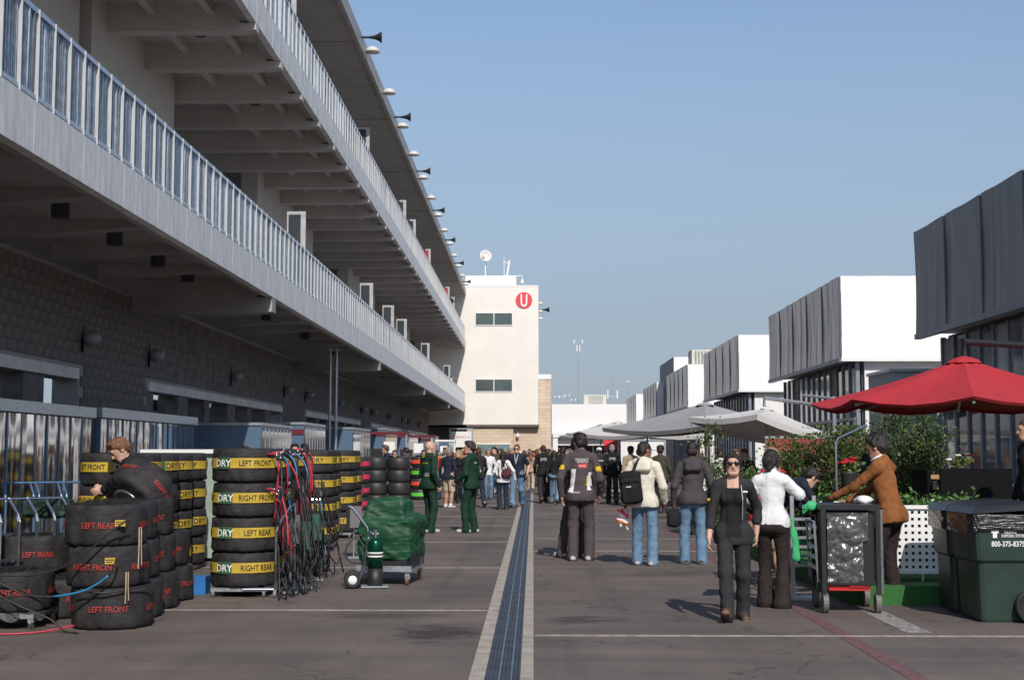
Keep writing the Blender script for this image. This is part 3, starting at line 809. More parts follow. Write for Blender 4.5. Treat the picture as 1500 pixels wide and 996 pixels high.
place = [(1030, 29.5, 1.55, .38, 1300, 0, 'leafy shrub standing first in line beyond the grey hooded person'), (1043, 27.2, 2.3, .22, 1200, 0, 'tallest slim shrub of the row with a pointed top'),
         (1068, 26.0, 1.45, .4, 1200, 0, 'bushy shrub just before the white shirted person'), (1095, 29.0, 1.2, .5, 900, 0, 'low shrub between the navy dressed person and the pale parasol'),
         (1148, 23.2, 1.55, .5, 2200, .3, 'red tinged shrub close to the blonde person'), (1176, 22.4, 1.6, .5, 2300, .3, 'red tinged shrub behind the stooping gardener'),
         (1207, 22.6, 1.65, .5, 2300, .3, 'red tinged shrub left of the curved chrome rail'), (1238, 22.0, 1.75, .45, 2200, 0, 'green shrub directly behind the suede jacket person'),
         (1268, 22.4, 1.85, .5, 2400, 0, 'tall green shrub in front of the grey box truck'), (1300, 22.8, 2.0, .5, 2400, 0, 'dark shrub in the shade of the red parasol'),
         (1332, 22.2, 1.85, .5, 2300, 0, 'dark shrub beside the glazed corner under the red parasol'), (1356, 21.6, 1.95, .42, 1800, 0, 'last dark shrub touching the glazed corner'),
         (1012, 36.0, 1.4, .5, 900, 0, 'shrub beneath the grey square parasol'), (1118, 25.5, 1.25, .45, 1200, 0, 'shrub under the drooping corner of the pale parasol')]
for (px, Y, h, r, n, red, lab) in place:
    p = at(px, 700, Y); shrub(lab, p.x, Y, h, r, n, red, .2 if (Y < 23.4) else 0, group='terrace hedge shrubs')
for px, lab in ((780, 'small green shrub at the foot of limestone tower'), (795, 'taller green shrub against the limestone pier')):
    p = at(px, 664, 106); shrub(lab, p.x, 106, 1.9, .7, 500)
# red banner fence behind the hedge
bf = thing('banner_fence', 'red fabric banner fence behind the hedge', 'fence', (5.1, 25.6, 0))
MB().box(-.75, 1.15, -.01, .01, 1.25, 1.86).build('banner', mat('banner_red', (.30, .03, .028), .6, var=.1), bf)
MB().box(-.78, 1.18, -.02, .02, 1.86, 1.9).build('rail', M_galv, bf)
for x in (-.75, .2, 1.15): MB().box(x - .02, x + .02, .012, .05, 0, 1.86).build('post', M_galv, bf)
# chrome rail
a = at(1225, 688, 16.4)
MB().tube([(0, 0, 0), (0, 0, 1.5), (.03, 0, 1.56), (.42, .2, 1.72)], .014, 8).cyl((0, 0, 0), (0, 0, .02), .06).build('chrome_rail', mat('chrome', (.75, .76, .78), .18, 1.0, var=.05), loc=(a.x, 16.4, .2), label='curved chrome pole standing by the red flower pot', cat='pole')
# flower pots
def flowers(label, px, py, Y, cols, zbase, pot=True):
    p = at(px, py, Y); t = thing('flower_pot', label, 'flowers', (p.x, Y, zbase)); h = p.z - zbase
    MB().lathe([(.07, 0), (.1, h - .12), (.11, h - .1), (.001, h - .11)], 14).build('pot', mat('pot_dark', (.03, .03, .032), .5), t, True)
    def fn(): return Vector((random.gauss(0, .07), random.gauss(0, .07), h - .1 + random.random() * .09)), Vector((random.gauss(0, 1), random.gauss(0, 1), .8))
    ob('leaves', leaf_mesh(160, fn, .07, 'leaves', [M_fern, M_lf[1]]), t)
    for k in range(9):
        c = cols[k % len(cols)]; q = Vector((random.gauss(0, .07), random.gauss(0, .05), h + random.uniform(-.03, .05)))
        fm = MB()
        for s in range(6):
            aa = s * 1.05; fm.lathe([(.001, 0), (.02, .006), (.03, .022), (.024, .03), (.001, .016)], 6, q + Vector((math.cos(aa) * .022, math.sin(aa) * .022, .004 * (s % 2))))
        fm.build('bloom', c, t, True)
M_bred = mat('bloom_red', (.5, .012, .02), .5, var=.15); M_bwh = mat('bloom_white', (.8, .78, .74), .5)
flowers('pot of bright red flowers beside the suede jacket person', 1243, 679, 16.6, [M_bred], .2)
# bar table, high chairs
tb = at(1398, 695, 17.6)
bt = thing('bar_table', 'tall bar table with honey coloured wooden top under red parasol', 'table', (tb.x + .05, 17.6, .2))
hz = tb.z - .2
for k in range(6): MB().box(-.45, .45, -.3 + k * .1, -.3 + k * .1 + .094, hz - .05, hz).build('plank', mat('honey_wood', (.42, .22, .085), .5, var=.2, scale=4, stretch=(1, 9, 1)), bt)
for sx in (-.38, .38):
    for sy in (-.25, .25): MB().box(sx - .025, sx + .025, sy - .025, sy + .025, 0, hz - .05).build('leg', M_black, bt)
flowers('vase of red and white flowers on the bar table', 1404, 672, 17.5, [M_bred, M_bwh, M_bwh], tb.z)
M_wick = mat('black_wicker', (.009, .009, .010), .9, var=.3, scale=60, bump=.5, bscale=120, spec=.1)
def highchair(label, px, ptop, Y, w_, rz):
    p = at(px, ptop, Y); h = p.z - .2; t = thing('high_chair', label, 'chair', (p.x, Y, .2), rz)
    MB().box(-w_ / 2, w_ / 2, -.05, 0, h - .62, h).build('backrest', M_wick, t)
    MB().box(-w_ / 2, w_ / 2, 0, .45, h - .62, h - .54).build('seat', M_wick, t)
    for sx in (-1, 1):
        MB().box(sx * w_ / 2 - .025, sx * w_ / 2 + .025, -.045, .4, h - .3, h - .26).build('armrest', M_wick, t)
        for y in (-.03, .42): MB().box(sx * (w_ / 2 - .03) - .02, sx * (w_ / 2 - .03) + .02, y - .02, y + .02, 0, h - .6).build('leg', M_wick, t)
    MB().box(-w_ / 2, w_ / 2, -.04, -.01, .3, .34).box(-w_ / 2, w_ / 2, .41, .44, .3, .34).build('footrest', M_wick, t)
highchair('black wicker high chair with wide back facing the bar table', 1428, 686, 16.6, .86, 0)
highchair('black wicker high chair turned sideways at end of bar table', 1352, 688, 17.0, .36, R(-75))

# ================================================================== bins
M_bin = mat('bin_green', (.020, .040, .030), .42, var=.12, scale=3, bump=.06, bscale=30)
M_bag = mat('bin_liner', (.012, .012, .013), .22, var=.2, spec=.8, bump=.6, bscale=14, stretch=(.4, .4, 5))
M_hub = mat('wheel_grey', (.10, .095, .09), .6)
def wheelie_bin(label, x, y, rz, text=True, group=None):
    t = thing('wheelie_bin', label, 'bin', (x, y, 0), rz, group)
    def ringp(w0, d0, z, y0=0): return [(-w0, y0 - d0, z), (w0, y0 - d0, z), (w0, y0 + d0, z), (-w0, y0 + d0, z)]
    m = MB(); lv = [ringp(.285, .25, .0), ringp(.29, .26, .03), ringp(.305, .275, .55), ringp(.33, .30, .58), ringp(.345, .32, .90), ringp(.36, .335, .92), ringp(.36, .335, 1.0)]
    def rnd(r, q=.05):
        out = []
        for i in range(4):
            p = Vector(r[i]); a = (Vector(r[i - 1]) - p).normalized(); b = (Vector(r[(i + 1) % 4]) - p).normalized()
            out += [p + a * q, p + (a + b) * q * .3, p + b * q]
        return out
    vs = sum([rnd(r) for r in lv], []); n = 12
    m.add(vs, [(j * n + i, j * n + (i + 1) % n, (j + 1) * n + (i + 1) % n, (j + 1) * n + i) for j in range(len(lv) - 1) for i in range(n)] + [list(range(n))[::-1]])
    m.build('body', M_bin, t)
    P = np.zeros((9, 65, 3))
    loop = []
    R4 = rnd(ringp(.372, .347, 0), .06)
    for i in range(12):
        a, b = R4[i], R4[(i + 1) % 12]
        for q in range(int(64 / 12) + 1): loop.append(a.lerp(b, q / 6))
    loop = loop[:64] if len(loop) > 64 else loop
    loop.append(loop[0]); W = len(loop); P = np.zeros((9, W, 3))
    for j in range(9):
        for i, p in enumerate(loop):
            f = 1 + .012 * math.sin(i * 1.7 + j * 1.3) + .010 * math.sin(j * 2.4 + i * .35)
            P[j, i] = (p.x * f, p.y * f, .84 + .022 * math.sin(i * .23 + .6) * (1 - j / 8) + .17 * j / 8)
    P[-1, -1] = P[-1, 0]
    MB().grid(P).build('liner', M_bag, t, True)
    ld = MB(); a = R(4)
    ld.add([(-.375, -.35, 1.015), (.375, -.35, 1.015), (.375, .36, 1.06), (-.375, .36, 1.06), (-.33, -.3, 1.075), (.33, -.3, 1.075), (.33, .33, 1.12), (-.33, .33, 1.12)],
           [(3, 2, 1, 0), (4, 5, 6, 7), (0, 1, 5, 4), (1, 2, 6, 5), (2, 3, 7, 6), (3, 0, 4, 7)])
    lo = ld.build('lid', mat('bin_lid', (.012, .014, .016), .3, var=.1, bump=.1, bscale=10), t)
    MB().cyl((-.3, .40, 1.06), (.3, .40, 1.06), .018).build('handle', M_bin, lo)
    for s in (-1, 1):
        wh = MB().lathe([(.09, -.035), (.15, -.04), (.15, .04), (.09, .035)], 26, closed=True, M=Matrix.Rotation(R(90), 4, 'Y'), c=(s * .36, .2, .15)).build('wheel', M_black, t)
        sp = MB()
        for k in range(8):
            q = k * math.pi / 4; sp.bar((s * .375, .2, .15), (s * .375, .2 + math.cos(q) * .125, .15 + math.sin(q) * .125), .03, .028, up=(1, 0, 0))
        sp.lathe([(.001, -.03), (.03, -.03), (.03, .03), (.001, .03)], 12, M=Matrix.Rotation(R(90), 4, 'Y'), c=(s * .375, .2, .15))
        sp.lathe([(.135, -.018), (.152, -.018), (.152, .018), (.135, .018)], 26, closed=True, M=Matrix.Rotation(R(90), 4, 'Y'), c=(s * .375, .2, .15))
        sp.build('spokes', M_hub, wh)
    if text:
        def yf(z): return .33 + (z - .58) / .32 * .015 + .005
        for s, z, sz, sq, x in (('800-375-8375', .735, .05, .80, .0), ('TEXAS', .845, .03, 1.0, .02), ('DISPOSAL SYSTEMS', .81, .026, .78, .06)):
            flat_text('lettering', s, sz, M_white, t, (yf(z), x, z), (0, 1, 0), (.05, 0, 1), sq, .02)
        MB().box(yf(.86), yf(.86) + .004, -.16, -.09, .835, .875).box(yf(.8), yf(.83) + .004, -.145, -.105, .79, .835).build('emblem', M_white, t)
    return t
wheelie_bin('dark green wheelie bin with white phone number on the front', 4.45, 13.36, R(-88))
wheelie_bin('dark green wheelie bin tucked between planter and the numbered bin', 4.36, 14.0 + .42, R(75), False) if False else wheelie_bin('dark wheelie bin in shade squeezed against the white planter', 4.46, 14.0 + .12, R(-93), False)

# ================================================================== wrapped trolley
M_foil = mat('crumpled_film', (.085, .082, .08), .26, .1, var=.25, scale=7, spec=.9)
tl = thing('service_trolley', 'black service trolley with crumpled grey film taped on its end', 'trolley', (3.17, 13.95, 0), R(-3)); tl.scale = (.86, .9, 1)
fr = MB()
for x in (-.31, .31):
    for y in (-.2, .55): fr.box(x - .025, x + .025, y - .025, y + .025, .1, 1.06)
fr.box(-.34, .34, -.22, .58, 1.02, 1.07); fr.box(-.31, .31, -.2, .55, .28, .32)
fr.build('frame', M_black, tl)
MB().box(-.28, .28, -.17, .53, .32, 1.0).build('black_panels', mat('black_panel', (.012, .012, .013), .5), tl)
from mathutils import noise as mnoise
P = np.zeros((70, 48, 3))
for j in range(70):
    for i in range(48):
        u, v = i / 47, j / 69
        x = -.27 + .47 * u; z = .30 + .69 * v
        if v < .6 and u > .86: x = -.27 + .47 * .86
        q = -abs(math.sin(x * 17 + z * 9 + 2 * math.sin(z * 11))) - .8 * abs(math.sin(z * 21 - x * 12 + 1.5 * math.sin(x * 19))) - .4 * abs(math.sin(z * 43 + x * 29)) + .35 * math.sin(x * 47 - z * 30)
        P[j, i] = (x, -.24 + .028 * mnoise.ridged_multi_fractal(Vector((x * 4.5, z * 6.5, 1.7)), .9, 2.2, 4, 1.0, 2.0), z)
MB().grid(P).build('film', M_foil, tl, True)
MB().box(-.25, .22, -.16, .1, .22, .27).box(-.02, .2, -.18, -.12, .255, .285).build('red_tray', mat('red_plastic', (.55, .02, .02), .4), tl)
for x in (-.30, .30):
    for y in (-.17, .5): MB().cyl((x - .03, y, .1), (x + .03, y, .1), .1, n=18).build('castor', mat('castor_grey', (.13, .12, .11), .6), tl)
MB().tube([(-.36, -.1, .3), (-.4, -.1, .9), (-.4, .5, .9), (-.36, .5, .3)], .015).build('side_rail', M_galv, tl)
for k in range(5): MB().box(-.39, -.37, -.08, .48, .42 + k * .1, .46 + k * .1).build('side_slat', M_galv, tl)
MB().tube([(.36, -.15, .2), (.36, -.15, 1.02)], .018).build('push_bar', M_galv, tl)
MB().lathe([(.08, 0), (.095, .04), (.05, .07), (.001, .08)], 16, jit=lambda t, z, j: .02 * math.sin(3 * t + j)).build('white_bag', M_white, None, True, loc=(3.38, 14.15, 1.072), label='small crumpled white bag lying on the black service trolley', cat='bag')
# black box stand and metal rail at the planter end
rs = thing('metal_stand', 'narrow metal stand with slatted side next to the trolley', 'stand', (2.95, 15.1, 0))
for x in (-.12, .12): MB().box(x - .02, x + .02, -.02, .02, 0, 1.12).build('post', M_galv, rs)
for k in range(6): MB().box(-.1, .1, -.01, .01, .35 + k * .1, .38 + k * .1).build('slat', M_galv, rs)
MB().box(-.22, .22, -.15, .15, 0, .03).build('foot', M_galv, rs)
# ================================================================== continuous-surface modeller (distance field + surface nets)
class Field:
    def __init__(s, h, lo, hi):
        s.h = h; s.lo = np.array(lo, np.float32); n = np.ceil((np.array(hi) - s.lo) / h).astype(int) + 1
        s.D = np.full(n, .12, np.float32); s.M = np.zeros(n, np.uint8); s.n = n
    def _sl(s, lo, hi):
        a = np.maximum(0, np.floor((np.array(lo) - s.lo) / s.h).astype(int)); b = np.minimum(s.n, np.ceil((np.array(hi) - s.lo) / s.h).astype(int) + 1)
        if (b <= a).any(): return None, None
        sl = tuple(slice(a[i], b[i]) for i in range(3))
        ax = [s.lo[i] + s.h * np.arange(a[i], b[i], dtype=np.float32) for i in range(3)]
        return sl, np.meshgrid(*ax, indexing='ij', sparse=True)
    def put(s, sl, d, m, k):
        D0 = s.D[sl]; take = d < D0
        if k > 0:
            hh = np.clip(.5 + .5 * (D0 - d) / k, 0, 1); s.D[sl] = D0 * (1 - hh) + d * hh - k * hh * (1 - hh)
        else: s.D[sl] = np.minimum(D0, d)
        s.M[sl] = np.where(take, m, s.M[sl])
    def cap(s, a, b, ra, rb=None, m=0, k=.03, flat=None, cut=None):
        rb = ra if rb is None else rb; a = np.array(a, np.float32); b = np.array(b, np.float32); R_ = max(ra, rb) + .06
        sl, g = s._sl(np.minimum(a, b) - R_, np.maximum(a, b) + R_)
        if sl is None: return
        p = [g[i] - a[i] for i in range(3)]; ba = b - a
        if flat:
            nv = np.array(flat[0], np.float32); nv = nv / np.linalg.norm(nv); c = flat[1] - 1; dp = (p[0] * nv[0] + p[1] * nv[1] + p[2] * nv[2]) * c
            p = [p[i] + dp * nv[i] for i in range(3)]; ba = ba + c * (ba @ nv) * nv
        L2 = max(float(ba @ ba), 1e-9)
        t = np.clip((p[0] * ba[0] + p[1] * ba[1] + p[2] * ba[2]) / L2, 0, 1)
        d = np.sqrt((p[0] - t * ba[0])**2 + (p[1] - t * ba[1])**2 + (p[2] - t * ba[2])**2) - (ra + (rb - ra) * t)
        if cut is not None: d = np.maximum(d, sum((g[i] - cut[0][i]) * cut[1][i] for i in range(3)))
        s.put(sl, d.astype(np.float32), m, k)
    def ell(s, c, r, m=0, k=.02, rot=None, cut=None):
        c = np.array(c, np.float32); r = np.array(r, np.float32); R_ = r.max() + .06
        sl, g = s._sl(c - R_, c + R_)
        if sl is None: return
        p = [g[i] - c[i] for i in range(3)]
        if rot is not None: p = [p[0] * rot[0][i] + p[1] * rot[1][i] + p[2] * rot[2][i] for i in range(3)]
        q = np.sqrt((p[0] / r[0])**2 + (p[1] / r[1])**2 + (p[2] / r[2])**2)
        d = (q - 1) * r.min()
        if cut is not None: d = np.maximum(d, p[0] * cut[0] + p[1] * cut[1] + p[2] * cut[2] - cut[3])
        s.put(sl, d.astype(np.float32), m, k)
    def box(s, c, half, rnd=.03, m=0, k=.03):
        c = np.array(c, np.float32); h = np.array(half, np.float32); R_ = .1
        sl, g = s._sl(c - h - R_, c + h + R_)
        q = [np.abs(g[i] - c[i]) - h[i] + rnd for i in range(3)]
        d = np.sqrt(np.maximum(q[0], 0)**2 + np.maximum(q[1], 0)**2 + np.maximum(q[2], 0)**2) + np.minimum(np.maximum(np.maximum(q[0], q[1]), q[2]), 0) - rnd
        s.put(sl, d.astype(np.float32), m, k)
    def wrinkle(s, amp, freq, seed, mats=None, n=5, stretch=(1, 1, 1), ridge=False):
        r = np.random.default_rng(seed); near = np.abs(s.D) < .03; idx = np.nonzero(near)
        P = np.stack(idx, -1) * s.h + s.lo; v = np.zeros(len(P), np.float32); P = P * np.array(stretch)
        warp = np.sin(P @ r.normal(0, freq * .4, 3)) * .9
        for _ in range(n):
            w = r.normal(0, 1, 3); w *= freq * r.uniform(.6, 1.7) / np.linalg.norm(w); q = np.sin(P @ w + r.uniform(0, 6) + warp); v += (2 * np.abs(q) - 1.2) if ridge else q
        v *= amp / n * 1.6
        if mats is not None: v *= np.isin(s.M[idx], mats)
        s.D[idx] += v
    def mesh(s):
        D = s.D; n = np.array(D.shape) - 1; S = D < 0
        C = [S[i:i + n[0], j:j + n[1], k:k + n[2]] for i in (0, 1) for j in (0, 1) for k in (0, 1)]
        anyc = np.zeros(tuple(n), bool); allc = np.ones(tuple(n), bool)
        for c in C: anyc |= c; allc &= c
        act = anyc & ~allc; I = np.stack(np.nonzero(act), -1)
        acc = np.zeros((len(I), 3), np.float32); cnt = np.zeros(len(I), np.float32)
        off = [(i, j, k) for i in (0, 1) for j in (0, 1) for k in (0, 1)]
        val = {o: D[I[:, 0] + o[0], I[:, 1] + o[1], I[:, 2] + o[2]] for o in off}
        for o in off:
            for ax in range(3):
                if o[ax] == 0:
                    o2 = list(o); o2[ax] = 1; o2 = tuple(o2); a, b = val[o], val[o2]; x = (a < 0) != (b < 0)
                    t = np.where(x, a / np.where(x, a - b, 1), 0); p = np.tile(np.array(o, np.float32), (len(I), 1)); p[:, ax] += t
                    acc += p * x[:, None]; cnt += x
        V = (I + acc / np.maximum(cnt, 1)[:, None]) * s.h + s.lo
        idx = np.full(tuple(n), -1, np.int32); idx[act] = np.arange(len(I))
        F = []; FM = []
        for ax in range(3):
            u, v = (ax + 1) % 3, (ax + 2) % 3
            a = [slice(1, n[i]) for i in range(3)]; a[ax] = slice(0, n[ax]); b = list(a); b[ax] = slice(1, n[ax] + 1)
            s0 = S[tuple(a)]; s1 = S[tuple(b)]; df = s0 != s1; Q = np.stack(np.nonzero(df), -1) + np.array([0 if i == ax else 1 for i in range(3)])
            inside0 = s0[df]; du = np.eye(3, dtype=int)[u]; dv = np.eye(3, dtype=int)[v]
            q = [idx[tuple((Q - x).T)] for x in (du * 0, du, du + dv, dv)]
            f = np.stack(q, -1); f[~inside0] = f[~inside0][:, ::-1]
            ok = (f >= 0).all(1); F.append(f[ok])
            Q2 = Q.copy(); Q2[:, ax] += (~inside0).astype(int); FM.append(s.M[tuple(Q2[ok].T)])
        return V, np.concatenate(F), np.concatenate(FM)
    def surf_y(s, x, z, side):
        """outermost surface y at (x, z) seen from behind (side -1) or in front (+1)"""
        i = np.clip(np.round((x - s.lo[0]) / s.h).astype(int), 0, s.n[0] - 1); k = np.clip(np.round((z - s.lo[2]) / s.h).astype(int), 0, s.n[2] - 1)
        colm = s.D[i, :, k]; neg = colm < 0
        if side < 0: j = np.argmax(neg, 1)
        else: j = s.n[1] - 1 - np.argmax(neg[:, ::-1], 1)
        return np.where(neg.any(1), s.lo[1] + s.h * j, np.nan)
# ================================================================== tyres in warming blankets
M_blanket = mat('black_nylon', (.030, .027, .028), .68, var=.3, scale=6, bump=1.0, bscale=10, spec=.3)
M_blanket2 = mat('black_nylon_top', (.014, .014, .015), .30, var=.3, scale=7, bump=.8, bscale=16, spec=.7)
M_rubber = mat('tyre_rubber', (.028, .027, .027), .52, var=.2, scale=4)
M_yel = mat('yellow_band', (.52, .35, .035), .6, var=.12, scale=6, bump=.15, bscale=25)
M_grn = mat('green_label', (.035, .10, .05), .6, var=.1)
M_redtxt = mat('red_print', (.40, .035, .03), .6, var=.15, scale=14)
M_blktxt = mat('black_print', (.02, .02, .02), .6)
M_whttxt = mat('white_print', (.78, .78, .74), .6)
M_rim = mat('wheel_rim', (.32, .31, .30), .35, .8, var=.1)
M_pink = mat('pink_band', (.60, .03, .08), .6, var=.08)
M_orange = mat('orange_red_band', (.75, .08, .03), .6, var=.08)
M_limeg = mat('lime_label', (.12, .55, .06), .6)
def tyre_mesh(seed, R0=.36, H=.38, bare=False):
    r = random.Random(seed); ph = [r.random() * 6.28 for _ in range(9)]
    if bare:
        prof = [(.19, .03), (.20, .0), (.29, .0), (R0 - .02, .035), (R0, .09), (R0 + .003, H / 2), (R0, H - .09), (R0 - .02, H - .035), (.29, H), (.20, H), (.19, H - .03), (.17, H / 2)]
        m = MB(); m.lathe(prof, 40, closed=True); return m.mesh('tyre', M_rubber, True)
    prof = [(.001, .03), (.12, .02), (.2, .004), (R0 * .86, 0), (R0 * .96, .012), (R0 * .995, .04), (R0, .09), (R0 * 1.004, .155), (R0 * 1.004, H / 2), (R0 * 1.004, H - .155), (R0, H - .09), (R0 * .995, H - .04), (R0 * .96, H - .010), (R0 * .86, H), (.24, H - .008), (.2, H - .03), (.12, H - .05), (.001, H - .05)]
    def jit(t, z, j):
        if j in (0, 17): return 0
        e = 1.5 if (j < 6 or j > 11) else .6
        return e * (.006 * math.sin(5 * t + ph[0] + z * 6) + .005 * math.sin(11 * t + ph[1] - z * 9) + .006 * math.sin(17 * t + ph[2] + 14 * z) + .004 * math.sin(29 * t + ph[3] - 20 * z))
    m = MB(); m.lathe(prof, 56, jit=jit)
    n = 56
    m.m = [1 if (k // n) >= 12 else 0 for k in range(len(m.f))]
    return m.mesh('tyre', [M_blanket, M_blanket2], True)
TY_M = [tyre_mesh(k) for k in range(4)]
BARE_M = tyre_mesh(9, .335, .365, True)
def wrap_text(strs, R0, z, size, m, squeeze=1., name='lettering'):
    """strs: list of (text, angle); letters follow the cylinder"""
    V = []; F = []
    for s, a in strs:
        gv, gf = glyphs(s, .014); o = len(V)
        for x, y, _ in gv:
            f = a + x * size * squeeze / R0; V.append((R0 * math.sin(f), -R0 * math.cos(f), z + (y - .5) * size))
        F += [[i + o for i in f] for f in gf]
    return raw_mesh(name, V, F, m)
def ring(R0, z0, z1, a0, a1, m, name, n=None):
    n = n or max(3, int(abs(a1 - a0) / .11)); q = MB()
    for i in range(n):
        A, B = a0 + (a1 - a0) * i / n, a0 + (a1 - a0) * (i + 1) / n
        q.add([(R0 * math.sin(A), -R0 * math.cos(A), z0), (R0 * math.sin(B), -R0 * math.cos(B), z0), (R0 * math.sin(B), -R0 * math.cos(B), z1), (R0 * math.sin(A), -R0 * math.cos(A), z1)], [(0, 1, 2, 3)])
    return q.mesh(name, m, True)
RB = .372
BAND = ring(RB, .160, .270, 0, 2 * math.pi, M_yel, 'band', 56)
DRYG = ring(RB + .003, .150, .280, -.24, .24, M_grn, 'dry_label')
def band_text(s): return wrap_text([(s, 1.03)], RB + .004, .215, .062, M_blktxt, .80)
DRYT = wrap_text([('DRY', 0)], RB + .007, .215, .075, M_whttxt, 1.0)
DRYB = wrap_text([('DRY', 0)], RB + .004, .215, .075, M_blktxt, 1.0)
BT = {k: band_text(k) for k in ('LEFT FRONT', 'RIGHT FRONT', 'LEFT REAR', 'RIGHT REAR')}
RT = {k: wrap_text([(k, 0)], RB + .004, .19, .052, M_redtxt, .88) for k in BT}
tcount = 0
def tyre(label, x, y, z, rz, style, word, group=None, M=None, detail=True):
    global tcount; tcount += 1
    t = ob('tyre', TY_M[tcount % 4] if style != 'bare' else BARE_M, None, (x, y, z), (0, 0, rz), label=label, cat='tyre', group=group)
    if M is not None: t.rotation_euler = M
    if style == 'red':
        for q in (0, 1.5, -1.5, 3.0): ob('lettering', RT[word], t, rot=(0, 0, q))
    elif style == 'yellow':
        b = ob('band', BAND, t)
        for q in (0, 2.1, -2.1):
            ob('dry_label', DRYG, b, rot=(0, 0, q))
            if detail: ob('lettering', DRYT, b, rot=(0, 0, q))
        if detail:
            for q in (0, 2.1, -2.1): ob('lettering', BT[word], b, rot=(0, 0, q))
    elif style == 'yellow2':
        b = ob('band', BAND, t)
        for q in (.5, 2.6, -1.6): ob('dry_label', DRYG, b, rot=(0, 0, q), scale=(1, 1, 1))
        if detail:
            for q in (0, 1.05, 2.1, -1.05, -2.1): ob('lettering', DRYB, b, rot=(0, 0, q))
    return t
LV = ['bottom', 'second from bottom', 'third from bottom', 'top']
ORD = ['first', 'second', 'third', 'fourth', 'fifth', 'sixth', 'seventh', 'eighth']
W4 = ['RIGHT REAR', 'LEFT REAR', 'RIGHT FRONT', 'LEFT FRONT']
# red lettered pile: four columns three high
wordsA = [['LEFT FRONT', 'RIGHT FRONT', 'LEFT REAR'], ['RIGHT REAR', 'LEFT REAR', 'RIGHT FRONT'], ['LEFT REAR', 'RIGHT FRONT', 'LEFT FRONT'], ['RIGHT FRONT', 'LEFT REAR']]
for c, (x, y) in enumerate([(-3.88, 12.68), (-3.99, 13.44), (-4.03, 14.2), (-4.07, 14.95)]):
    for l, wd in enumerate(wordsA[c]):
        tyre(f'wrapped tyre with red {wd.lower()} lettering, {["bottom", "middle", "top"][l]} of {ORD[c]} column in its pile', x - [.0, .05, .07][l], y + random.uniform(-.01, .01), l * .372, R([12, -3, 6][l] + c * 14), 'red', wd, 'red lettered tyre pile')
    if c < 3: pass
for nm, (x, y, z) in (('one', (-3.83, 12.30, 1.00)), ):
    pass
# low stack on the dolly to the left and the pair behind it
def dolly(label, x, y, w=.62, z=.14, film=False):
    t = thing('tyre_dolly', label, 'dolly', (x, y, 0))
    MB().box(-w / 2, w / 2, -w / 2, -w / 2 + .04, z - .045, z - .006).box(-w / 2, w / 2, w / 2 - .04, w / 2, z - .045, z - .006).box(-w / 2, -w / 2 + .04, -w / 2 + .04, w / 2 - .04, z - .045, z - .006).box(w / 2 - .04, w / 2, -w / 2 + .04, w / 2 - .04, z - .045, z - .006).build('frame', M_galv, t)
    for sx in (-1, 1):
        for sy in (-1, 1):
            c = MB().box(sx * (w / 2 - .03) - .025, sx * (w / 2 - .03) + .025, sy * (w / 2 - .03) - .02, sy * (w / 2 - .03) + .02, .06, z - .045).build('castor_fork', M_galv, t)
            MB().cyl((sx * (w / 2 - .03) - .012, sy * (w / 2 - .03), .045), (sx * (w / 2 - .03) + .012, sy * (w / 2 - .03), .045), .045, n=14).build('wheel', mat('castor_wheel', (.22, .21, .20), .5), c)
    if film:
        P = np.zeros((4, 40, 3))
        for j in range(4):
            for i in range(40):
                a = -2.0 + 4.0 * i / 39; rr = .37 + .02 * math.sin(i * 1.9 + j)
                P[j, i] = (rr * math.sin(a), -rr * math.cos(a), z - .055 * (3 - j) / 3 * (1 + .6 * math.sin(i * .9)) + .01)
        MB().grid(P).build('silver_film', M_foil, t, True)
    return t
dolly('low castor dolly with silver film under the rear lettered tyre', -4.82, 12.72, film=True)
tyre('black wrapped tyre lying alone on the low silver film dolly', -4.82, 12.72, .14, R(18), 'red', 'RIGHT REAR')
for l in range(2): tyre(f'black wrapped tyre, {["lower", "upper"][l]} of the pair behind the silver film dolly', -5.12, 14.1, l * .38, R(24), 'red', 'LEFT REAR')
for l in range(2): tyre(f'black wrapped tyre, {["lower", "upper"][l]} of the pair beside the chrome handles', -4.62, 13.5, l * .372, R(-30), 'red', 'RIGHT FRONT') if l == 0 else None
# tyre being handled, resting tilted on the pile
ax_ = Vector((-.42, -.62, -.55)).normalized(); qr = (-ax_).to_track_quat('Z', 'Y'); cc_ = Vector((-4.22, 14.74, 1.15)) + ax_ * .19
ht = tyre('black wrapped tyre held tilted above the pile by the person bending over it', *cc_, 0, 'red', 'RIGHT FRONT', M=qr.to_euler())
MB().lathe([(.21, -.012), (.2, -.03), (.17, -.02), (.14, .03), (.05, .05), (.001, .05)], 24).build('wheel_rim', M_rim, ht, True)
# yellow banded stacks in the row with the hoses
rowB = [(-3.25, 15.48), (-3.30, 16.35), (-3.33, 17.2), (-3.38, 18.05), (-3.62, 22.6), (-3.66, 23.4), (-3.72, 26.0), (-3.76, 27.0)]
for c, (x, y) in enumerate(rowB):
    dolly(f'castor dolly carrying the {ORD[c]} yellow banded stack of the hose row', x, y, z=.11)
    for l in range(4):
        tyre(f'yellow banded tyre, {LV[l]} of {ORD[c]} stack in the hose row', x + random.uniform(-.012, .012), y, .11 + l * .383, R(-26 + random.uniform(-5, 4)) if c < 4 else R(-38 + random.uniform(-6, 4)), 'yellow' if c < 4 else 'yellow2', W4[l], 'yellow banded tyres in the hose row', detail=True)
